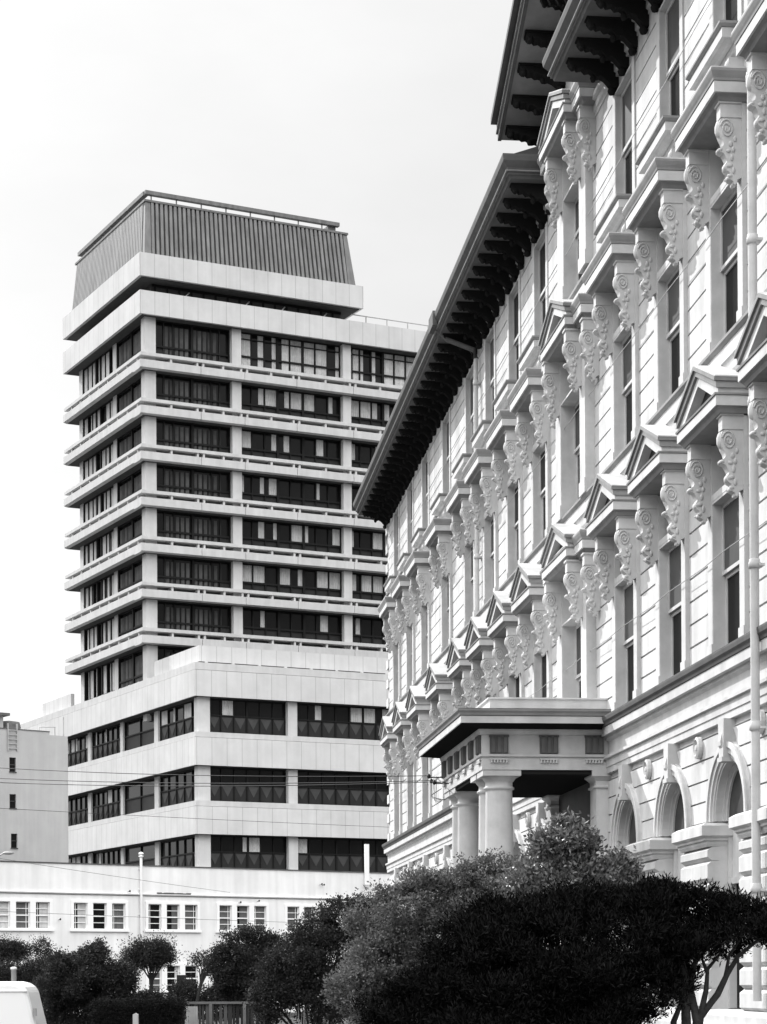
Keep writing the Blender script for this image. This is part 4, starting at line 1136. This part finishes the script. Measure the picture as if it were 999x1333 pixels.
def plant(name, base, label, cat, trunk_pts, blobs, n_leaf, ln, wd, m, seed, bark='bark', group=None, **kw):
    """base = foot of the plant on the ground; blobs and trunk points are relative to it"""
    t = empty(name, base); tag(t, label, cat, group)
    f = MB()
    for pts, r0, r1 in trunk_pts: f.tube(pts, r0, 7, 0, r1)
    f.build('trunk', M[bark], t)
    leaves('crown', t, blobs, n_leaf, ln, wd, m, seed, **kw)
    return t
def stems(blobs, r0, seed, n_side=2):
    """limbs that rise from the foot and fork into each part of the crown"""
    rg = random.Random(seed); out = []
    for b in blobs:
        x, y, z = b[0], b[1], b[2]
        k = rg.uniform(0.15, 0.3)
        mid = (x * k + rg.uniform(-.08, .08), y * k + rg.uniform(-.08, .08), z * 0.45)
        out.append(([(rg.uniform(-.06, .06), rg.uniform(-.06, .06), 0), mid, (x * .75, y * .75, z * .8), (x, y, z)], r0, r0 * 0.3))
        for q in range(n_side):
            e_ = (x + rg.uniform(-.7, .7) * b[3], y + rg.uniform(-.7, .7) * b[4], z + rg.uniform(0.1, .7) * b[5])
            m2 = ((mid[0] + e_[0]) / 2, (mid[1] + e_[1]) / 2, (mid[2] + e_[2]) / 2 + 0.1)
            out.append(([mid, m2, e_], r0 * 0.5, r0 * 0.14))
    return out
def from_pix(base, dep, lst):
    """crown lobes given as (px, py, radius px, radius py, depth offset, depth radius)"""
    out = []
    for (px, py, rx, ry, dy, ry_) in lst:
        p = at(px, py, dep + dy); k = (dep + dy) / FPX
        out.append((p.x - base[0], p.y - base[1], p.z - base[2], rx * k, ry_, ry * k))
    return out
def foot(px, dep): p = at(px, 1274, dep); return (p.x, p.y, 0.0)

# 1 the big dark shrub at lower right, its own multi-stemmed frame showing at right
dep = 16.0; b0 = foot(890, dep)
bl = from_pix(b0, dep, [(640, 1280, 80, 88, 0, .55), (720, 1240, 95, 70, 0, .6), (740, 1300, 110, 60, 0, .6), (820, 1215, 85, 60, 0, .6), (800, 1290, 90, 60, .1, .5), (890, 1205, 70, 55, 0, .55), (955, 1205, 60, 42, .1, .45), (1010, 1205, 45, 32, .1, .4), (660, 1225, 60, 55, 0, .5), (880, 1260, 40, 30, .3, .3), (600, 1262, 55, 60, .3, .5), (560, 1310, 70, 50, .4, .5), (505, 1318, 40, 36, .5, .4), (640, 1215, 50, 40, 0, .4), (690, 1318, 75, 45, .1, .5), (770, 1326, 65, 40, .1, .5), (690, 1192, 45, 26, 0, .4), (760, 1178, 50, 22, 0, .4), (850, 1172, 45, 22, 0, .4), (640, 1325, 70, 40, .2, .5)])  # leftmost lobes stand in for the shaded inside of the pale shrub
tk = []
def pixpts(base, dep, pts): return [tuple(at(a, b, dep + c) - Vector(base)) for a, b, c in pts]
for pts, r0, r1 in [([(893, 1700, 0), (896, 1420, 0), (894, 1330, 0), (892, 1270, 0), (880, 1220, 0)], .05, .025), ([(905, 1420, 0), (908, 1330, 0), (900, 1290, 0), (905, 1255, 0), (925, 1225, 0)], .04, .015),
                    ([(906, 1400, 0), (912, 1325, 0), (935, 1295, 0), (948, 1268, 0), (962, 1245, 0), (990, 1222, 0)], .035, .012), ([(912, 1325, 0), (920, 1290, 0), (922, 1262, 0), (940, 1240, 0)], .026, .010),
                    ([(945, 1272, 0), (950, 1245, 0), (965, 1222, 0)], .016, .008), ([(922, 1268, 0), (912, 1240, 0)], .016, .008), ([(870, 1420, 0), (878, 1330, 0), (890, 1300, 0), (860, 1260, 0)], .03, .012),
                    ([(893, 1600, 0), (820, 1400, 0), (760, 1320, 0), (720, 1260, 0)], .05, .02), ([(893, 1650, 0), (760, 1450, 0), (660, 1330, 0), (640, 1270, 0)], .05, .02)]:
    tk.append((pixpts(b0, dep, pts), r0, r1))
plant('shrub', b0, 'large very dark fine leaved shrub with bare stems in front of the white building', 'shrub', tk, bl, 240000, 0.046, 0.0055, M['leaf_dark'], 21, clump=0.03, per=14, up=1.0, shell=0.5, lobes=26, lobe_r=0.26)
# 2 glossy upright shrub before the porch
dep = 23.0; b0 = foot(735, dep)
bl = from_pix(b0, dep, [(735, 1112, 38, 40, 0, .35), (722, 1140, 60, 38, 0, .45), (745, 1165, 70, 40, 0, .5), (805, 1138, 30, 28, 0, .3), (800, 1165, 45, 35, 0, .4), (690, 1165, 45, 35, 0, .4), (735, 1080, 17, 17, 0, .15), (758, 1100, 20, 20, 0, .15), (710, 1095, 18, 16, 0, .15)])
plant('shrub', b0, 'leafy shrub with upright glossy leaves standing before the porch columns', 'shrub', stems(bl, .03, 2) + [(pixpts(b0, dep, [(735, 1400, 0), (735, 1180, 0), (734, 1110, 0), (735, 1075, 0)]), .025, .008)], bl, 34000, 0.062, 0.015, M['leaf_gloss'], 22, clump=0.05, per=12, up=0.3, shell=0.3, lobes=14, lobe_r=0.36)
# 3 pale shrub left of it
dep = 28.0; b0 = foot(560, dep)
bl = from_pix(b0, dep, [(640, 1155, 55, 40, 0, .5), (585, 1165, 55, 40, 0, .5), (530, 1180, 50, 40, 0, .5), (490, 1205, 42, 42, 0, .5), (620, 1200, 80, 50, .2, .5), (500, 1260, 55, 60, 0, .6), (470, 1300, 40, 50, 0, .5), (560, 1240, 80, 70, .3, .6), (560, 1310, 90, 50, .2, .5), (640, 1125, 25, 18, 0, .2), (672, 1138, 30, 25, 0, .3)])
plant('shrub', b0, 'broad pale green shrub spilling leftwards from the dark shrub', 'shrub', stems(bl, .035, 3), bl, 90000, 0.05, 0.0125, M['leaf_mid'], 23, clump=0.05, per=18, up=0.2, shell=0.55, lobes=22, lobe_r=0.30)
# 4 bush behind it
dep = 38.0; b0 = foot(415, dep)
bl = from_pix(b0, dep, [(450, 1200, 38, 34, 0, .6), (415, 1215, 34, 32, 0, .5), (395, 1245, 36, 34, 0, .6), (370, 1275, 36, 36, 0, .6), (430, 1260, 50, 55, .2, .8), (410, 1310, 60, 40, .2, .8), (352, 1305, 28, 28, 0, .5), (475, 1185, 26, 22, .2, .4)])
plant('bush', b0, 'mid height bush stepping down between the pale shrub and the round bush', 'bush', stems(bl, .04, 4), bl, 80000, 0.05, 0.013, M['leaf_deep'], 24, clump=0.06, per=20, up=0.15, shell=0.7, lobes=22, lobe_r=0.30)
# 5 round dark bush
dep = 48.0; b0 = foot(325, dep)
bl = from_pix(b0, dep, [(325, 1238, 40, 30, 0, .8), (300, 1262, 28, 32, 0, .7), (345, 1262, 34, 34, 0, .8), (320, 1280, 42, 30, 0, .8), (360, 1240, 22, 22, 0, .5), (294, 1242, 12, 12, 0, .4)])
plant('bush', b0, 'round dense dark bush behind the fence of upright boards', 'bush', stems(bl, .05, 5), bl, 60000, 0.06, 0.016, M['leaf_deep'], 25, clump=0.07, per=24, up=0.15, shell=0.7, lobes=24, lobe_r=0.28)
# 6 wide dark mass left of centre, lollipop tree on its right
dep = 50.0; b0 = foot(120, dep)
bl = from_pix(b0, dep, [(92, 1264, 28, 24, 0, .8), (128, 1254, 25, 22, 0, .8), (72, 1285, 20, 25, 0, .8), (122, 1288, 46, 30, 0, .9), (158, 1280, 20, 27, 0, .7), (128, 1235, 7, 9, 0, .3), (185, 1304, 36, 14, .2, .6), (100, 1312, 56, 28, .2, .8)])
plant('bush', b0, 'wide dark mounded bush behind the clipped hedge and the van', 'bush', stems(bl, .05, 6), bl, 90000, 0.06, 0.016, M['leaf_deep'], 26, clump=0.07, per=24, up=0.2, shell=0.7, lobes=24, lobe_r=0.28)
dep = 52.0; b0 = foot(196, dep)
bl = from_pix(b0, dep, [(196, 1240, 26, 16, 0, .5), (180, 1248, 20, 14, 0, .4), (212, 1244, 15, 14, 0, .4)])
tk = [(pixpts(b0, dep, [(196, 1374, 0), (197, 1300, 0), (198, 1275, 0)]), .05, .04)] + [(pixpts(b0, dep, [(198, 1278, 0), (198 + q * .5, 1262, 0), (196 + q, 1246, 0)]), .025, .008) for q in (-22, -12, -4, 6, 14, 22)]
plant('tree', b0, 'small tree with one flat rounded crown on thin fanning branches', 'tree', tk, bl, 14000, 0.06, 0.013, M['leaf_deep'], 27, clump=0.08, per=14, up=0.2, shell=0.5)
dep = 51.0; b0 = foot(258, dep)
tk = [(pixpts(b0, dep, [(252, 1374, 0), (254, 1320, 0), (262, 1282, 0), (266, 1262, 0)]), .05, .035)] + [(pixpts(b0, dep, [(262, 1284, 0), (266 + q * .4, 1262, 0), (266 + q, 1244 + abs(q) * .5, 0)]), .022, .006) for q in (-14, -7, 0, 6, 12, 17)]
bl = from_pix(b0, dep, [(264, 1248, 14, 9, 0, .3), (256, 1252, 8, 7, 0, .2), (276, 1256, 8, 8, 0, .2)])
plant('tree', b0, 'thin almost bare sapling leaning beside the round dark bush', 'tree', tk, bl, 1300, 0.06, 0.012, M['leaf_deep'], 28, clump=0.08, per=6, up=0.2, shell=0.3)
dep = 60.0
for i, (px, lab, dense) in enumerate([(8, 'small dark tree with a domed crown cut by the left edge', 1), (45, 'small sparse tree with see-through branching above the van', 0)]):
    b0 = foot(px, dep)
    bl = from_pix(b0, dep, [(px, 1236, 18, 11, 0, .4), (px - 10, 1244, 10, 9, 0, .3), (px + 12, 1240, 10, 10, 0, .3)] if dense else [(px + 8, 1232, 12, 9, 0, .3), (px - 14, 1240, 12, 9, 0, .3), (px + 16, 1243, 8, 8, 0, .3)])
    tk = [(pixpts(b0, dep, [(px, 1360, 0), (px, 1290, 0), (px + 1, 1268, 0)]), .05, .04)] + [(pixpts(b0, dep, [(px + 1, 1272, 0), (px + q * .5, 1256, 0), (px + q, 1240, 0)]), .024, .006) for q in (-18, -11, -5, 3, 9, 15, 19)]
    plant('tree', b0, lab, 'tree', tk, bl, 12000 if dense else 3000, 0.06, 0.014, M['leaf_deep'], 30 + i, clump=0.08, per=14 if dense else 8, up=0.2, shell=0.4)
# low shrubs between van and tree stems
dep = 58.0; b0 = foot(30, dep)
bl = from_pix(b0, dep, [(10, 1272, 24, 18, 0, .5), (45, 1270, 24, 18, 0, .5), (60, 1262, 14, 14, 0, .4), (30, 1290, 50, 22, .2, .6)])
plant('bush', b0, 'low dark bush under the small trees behind the van', 'bush', stems(bl, .03, 8), bl, 30000, 0.06, 0.015, M['leaf_deep'], 33, clump=0.11, per=18, up=0.2, shell=0.5)
dep = 52.0; b0 = foot(295, dep)
bl = from_pix(b0, dep, [(275, 1300, 14, 10, 0, .3), (300, 1296, 14, 10, 0, .3), (320, 1300, 16, 12, 0, .3), (240, 1294, 20, 14, 0, .4), (285, 1312, 50, 14, 0, .3)])
plant('bush', b0, 'low leafy plants along the back of the upright board fence', 'bush', stems(bl, .02, 9), bl, 18000, 0.06, 0.016, M['leaf_deep'], 34, clump=0.08, per=16, up=0.3, shell=0.5)
# flax
b0 = foot(392, 31.0); fx = empty('flax_plant', b0)
tag(fx, 'spiky pale leaved flax plant at the foot of the bushes', 'plant')
f = MB(); rg = random.Random(5)
for k in range(34):
    a = rg.uniform(0, 2 * math.pi); sp = rg.uniform(0.1, 0.55); h = rg.uniform(1.0, 1.62); w_ = rg.uniform(.018, .032)
    dx, dy = math.cos(a), math.sin(a); prev_ = None; vs = []
    for q in range(7):
        t = q / 6; r = sp * t ** 1.4; z = h * (t - 0.22 * t * t * sp * 2); ww = w_ * (1 - t ** 2.2)
        vs += [(dx * r - dy * ww, dy * r + dx * ww, z), (dx * r + dy * ww, dy * r - dx * ww, z)]
    f.add(vs, [(2 * q, 2 * q + 1, 2 * q + 3, 2 * q + 2) for q in range(6)])
f.build('leaf_fan', mat('flax_leaf', 0.16, 0.4, 0.4, isl=0.6, trans=0.1), fx)

# hedge
b0 = foot(186, 46.0)
hd = empty('hedge', b0); tag(hd, 'clipped square edged dark hedge behind a pale fence post', 'hedge')
kx = 46.0 / FPX
f = MB(); f.box(-56 * kx, 53 * kx, -0.35, 0.35, 0.05, EYE - 34 * kx); f.build('stem_mass', M['bark'], hd)
rg = np.random.default_rng(8)
bl = [(x_, y_, z_, .10, .10, .10) for x_ in np.arange(-57 * kx, 55 * kx, .11) for (y_, z_) in [(-.40, z) for z in np.arange(0.1, EYE - 31 * kx, .12)] + [(q, EYE - 30.5 * kx) for q in (-.3, -.1, .1, .3)]]
leaves('clipped_foliage', hd, bl, 70000, 0.032, 0.010, M['hedge'], 41, clump=0.03, per=12, up=0.2, shell=0.5)
# board fence right of the hedge
fx0 = foot(287, 47.0); fe = empty('board_fence', fx0); tag(fe, 'fence of narrow upright dark boards with one pale panel and a grey top rail', 'fence')
kx = 47.0 / FPX
f = MB(); f.box(-60 * kx, 62 * kx, -0.05, 0.07, EYE - 32 * kx, EYE - 29 * kx); f.build('rail', M['rail'], fe)
f = MB(); rg = random.Random(2); x_ = -28 * kx
while x_ < 62 * kx:
    wd = rg.choice([.05, .07, .09]); f.box(x_, x_ + wd, 0.0 + rg.uniform(-.008, .008), 0.025, 0.05, EYE - 32.5 * kx); x_ += wd + rg.choice([.012, .02, .035])
f.build('paling', M['fence'], fe)
f = MB(); f.box(-44 * kx, -29 * kx, -0.03, 0.02, 0.05, EYE - 35 * kx)
for k in range(5): f.box((-43.4 + 3 * k) * kx, (-41.2 + 3 * k) * kx, -0.045, -0.03, 0.05, EYE - 35 * kx)
f.build('pale_panel', M['palewood'], fe)
for q in (-14, 30): f = MB(); f.box(q * kx, (q + 4) * kx, -0.09, -0.052, 0, EYE - 32 * kx); f.build('post', M['rail'], fe)
f = MB(); f.box(-0.055, 0.055, -0.06, 0.06, 0, EYE - 45 * 44.0 / FPX); f.prism([(-0.055, EYE - 45 * 44 / FPX), (0.055, EYE - 45 * 44 / FPX), (0, EYE - 45 * 44 / FPX + .03)], -0.06, 0.06, 'y')
o = f.build('fence_post', M['palewood']); o.location = foot(177, 44.0); tag(o, 'short pale timber post standing in front of the clipped hedge', 'post')
# dark sign on a pale post
b0 = foot(236, 53.0); sg_ = empty('sign', b0); tag(sg_, 'dark blank sign board on a pale post beside the sapling', 'sign')
kx = 53.0 / FPX
f = MB(); f.box(-0.035, 0.035, 0, 0.05, 0, EYE - 18 * kx); f.build('post', M['whitewood'], sg_)
f = MB(); f.box(-5 * kx, 7 * kx, -0.06, -0.001, EYE - 20 * kx, EYE + 6 * kx); f.build('board', M['tymp'], sg_)
# white post behind the van
b0 = foot(18.5, 57.0); f = MB(); kx = 57.0 / FPX
f.lathe(0, 0, [(0.07, 0), (0.07, EYE + 14 * kx), (0.085, EYE + 14.2 * kx), (0.085, EYE + 17 * kx), (0.04, EYE + 18 * kx)], 12)
o = f.build('gate_post', M['stucco']); o.location = b0; tag(o, 'white round post standing behind the van roof', 'post')

# ================================================================= VAN
vd = 34.0; kv = vd / FPX
v0 = at(55, 1274, vd); van = empty('van', (v0.x - 1.665, v0.y, 0), math.radians(3))
tag(van, 'white panel van at the left edge with rounded roof and sloping tail', 'van')
f = MB()
HT = EYE - 1 * kv
# side outline, x to the right (tail), z up; origin 1.6 m left of the tail's top corner
prof = [(-2.75, 0.42), (1.55, 0.42), (1.66, 0.50), (1.69, 0.75), (1.66, 1.10), (1.60, 1.35), (1.525, HT - 0.17), (1.48, HT - 0.09), (1.40, HT - 0.03), (1.28, HT), (-1.75, HT), (-2.0, HT - 0.06), (-2.62, 1.10), (-2.80, 0.95), (-2.82, 0.55)]
f.prism([(x, z) for x, z in prof], -0.82, 0.82, 'y')
body = f.build('body', M['van'], van, bevel=0.07)
f = MB(); f.prism([(-1.98, HT - 0.158), (1.505, HT - 0.158), (1.515, HT - 0.145), (-1.99, HT - 0.145)], -0.835, 0.835, 'y'); f.build('roof_gutter', M['van'], van)
f = MB()
for x_ in (0.35, -0.75): f.box(x_, x_ + 0.008, -0.824, -0.819, 0.5, HT - 0.2)
f.build('door_seam', M['rubber'], van)
f = MB(); f.prism([(-1.9, 1.15), (-1.0, 1.15), (-1.0, HT - 0.2), (-1.72, HT - 0.2)], -0.826, 0.826, 'y'); f.build('side_window', M['tglass'], van)
f = MB(); f.prism([(-2.6, 1.15), (-2.1, HT - 0.14), (-2.13, HT - 0.14), (-2.63, 1.15)], -0.66, 0.66, 'y'); f.build('windscreen', M['tglass'], van)
f = MB(); f.box(1.62, 1.76, -0.80, 0.80, 0.38, 0.52); f.build('rear_bumper', M['chrome'], van)
f = MB(); f.box(-2.92, -2.78, -0.80, 0.80, 0.38, 0.52); f.build('front_bumper', M['chrome'], van)
for sg in (-1, 1):
    f = MB(); f.box(1.62, 1.715, sg * 0.66 - 0.08, sg * 0.66 + 0.08, 0.72, 0.98); f.build('tail_light', M['lens'], van)
    f = MB(); f.lathe(0, 0, [(0.10, -0.04), (0.10, 0.0), (0.06, 0.03)], 14); o = f.build('headlight', M['lens'], van, (-2.83, sg * 0.55, 0.78)); o.rotation_euler = (0, -math.pi / 2, 0)
f = MB(); f.box(1.60, 1.66, -0.86, -0.80, 1.30, 1.42); f.build('door_hinge', M['galv'], van)
for x_ in (-1.85, 0.95):
    for sg in (-1, 1):
        f = MB(); f.lathe(0, 0, [(0.20, -0.09), (0.31, -0.085), (0.325, -0.05), (0.325, 0.05), (0.31, 0.085), (0.20, 0.09)], 24); o = f.build('wheel', M['rubber'], van, (x_, sg * 0.76, 0.325)); o.rotation_euler = (math.pi / 2, 0, 0)
        f = MB(); f.lathe(0, 0, [(0.20, -0.08), (0.19, 0.06), (0.08, 0.085), (0.07, 0.10), (0.0, 0.10)], 20); f.build('rim', M['galv'], o)

# ================================================================= WIRES AND STREET LAMP
def catenary(a, b, sag, n=14):
    a, b = Vector(a), Vector(b)
    return [a.lerp(b, k / n) - Vector((0, 0, 4 * sag * (k / n) * (1 - k / n))) for k in range(n + 1)]
gm = Matrix.Translation(e * S0 + r_ * D0) @ Matrix.Rotation(math.pi / 2 + AL, 4, 'Z')
for k, (dx, dz, yl, lab) in enumerate([(0.0, 0.05, 996.5, 'highest of the black service wires running to the porch corner'),
                                       (0.35, -0.07, 1011, 'middle one of the black service wires running to the porch corner'),
                                       (0.75, -0.13, 1017, 'lowest of the black service wires running to the porch corner')]):
    pe = gm @ Vector((IA[0] - dx, IA[1] + 0.22, IA[2] + dz)); ps = at(-70, yl - 1, 47)
    f = MB(); f.tube(catenary(ps, pe, 0.10), 0.007, 6)
    o = f.build('power_line', M['wire']); tag(o, lab, 'wire', 'overhead wires')
for (pa, da, pb, db, rr, lab) in [((-60, 1049), 80, (560, 1079), 105, 0.009, 'thin wire crossing the lower floors of the tower'),
                                  ((-60, 1108), 85, (300, 1162), 110, 0.008, 'thin wire sloping down across the white parapet'),
                                  ((-60, 1184), 90, (520, 1205), 108, 0.008, 'thin wire crossing the white building at window height')]:
    f = MB(); f.tube(catenary(at(pa[0], pa[1], da), at(pb[0], pb[1], db), 0.05), rr, 5)
    o = f.build('power_line', M['wire']); tag(o, lab, 'wire', 'overhead wires')
lp = at(-22, 1120, 62); sl_ = empty('street_lamp', (lp.x, lp.y, 0)); tag(sl_, 'street lamp arm reaching in at the left edge before the grey building', 'street lamp')
f = MB(); f.tube([(0, 0, 0), (0, 0, 5.0)], 0.07, 10, 0, 0.045); f.build('pole', M['galv'], sl_)
f = MB(); f.tube([(0, 0, 5.0), (0.15, 0, 5.28), (0.45, 0, 5.45), (0.62, 0, 5.52)], 0.022, 8); f.build('arm', M['galv'], sl_)
f = MB(); f.lump((0.74, 0, 5.53), (0.17, 0.08, 0.05), 0, 12); f.build('lamp_head', M['galv'], sl_)
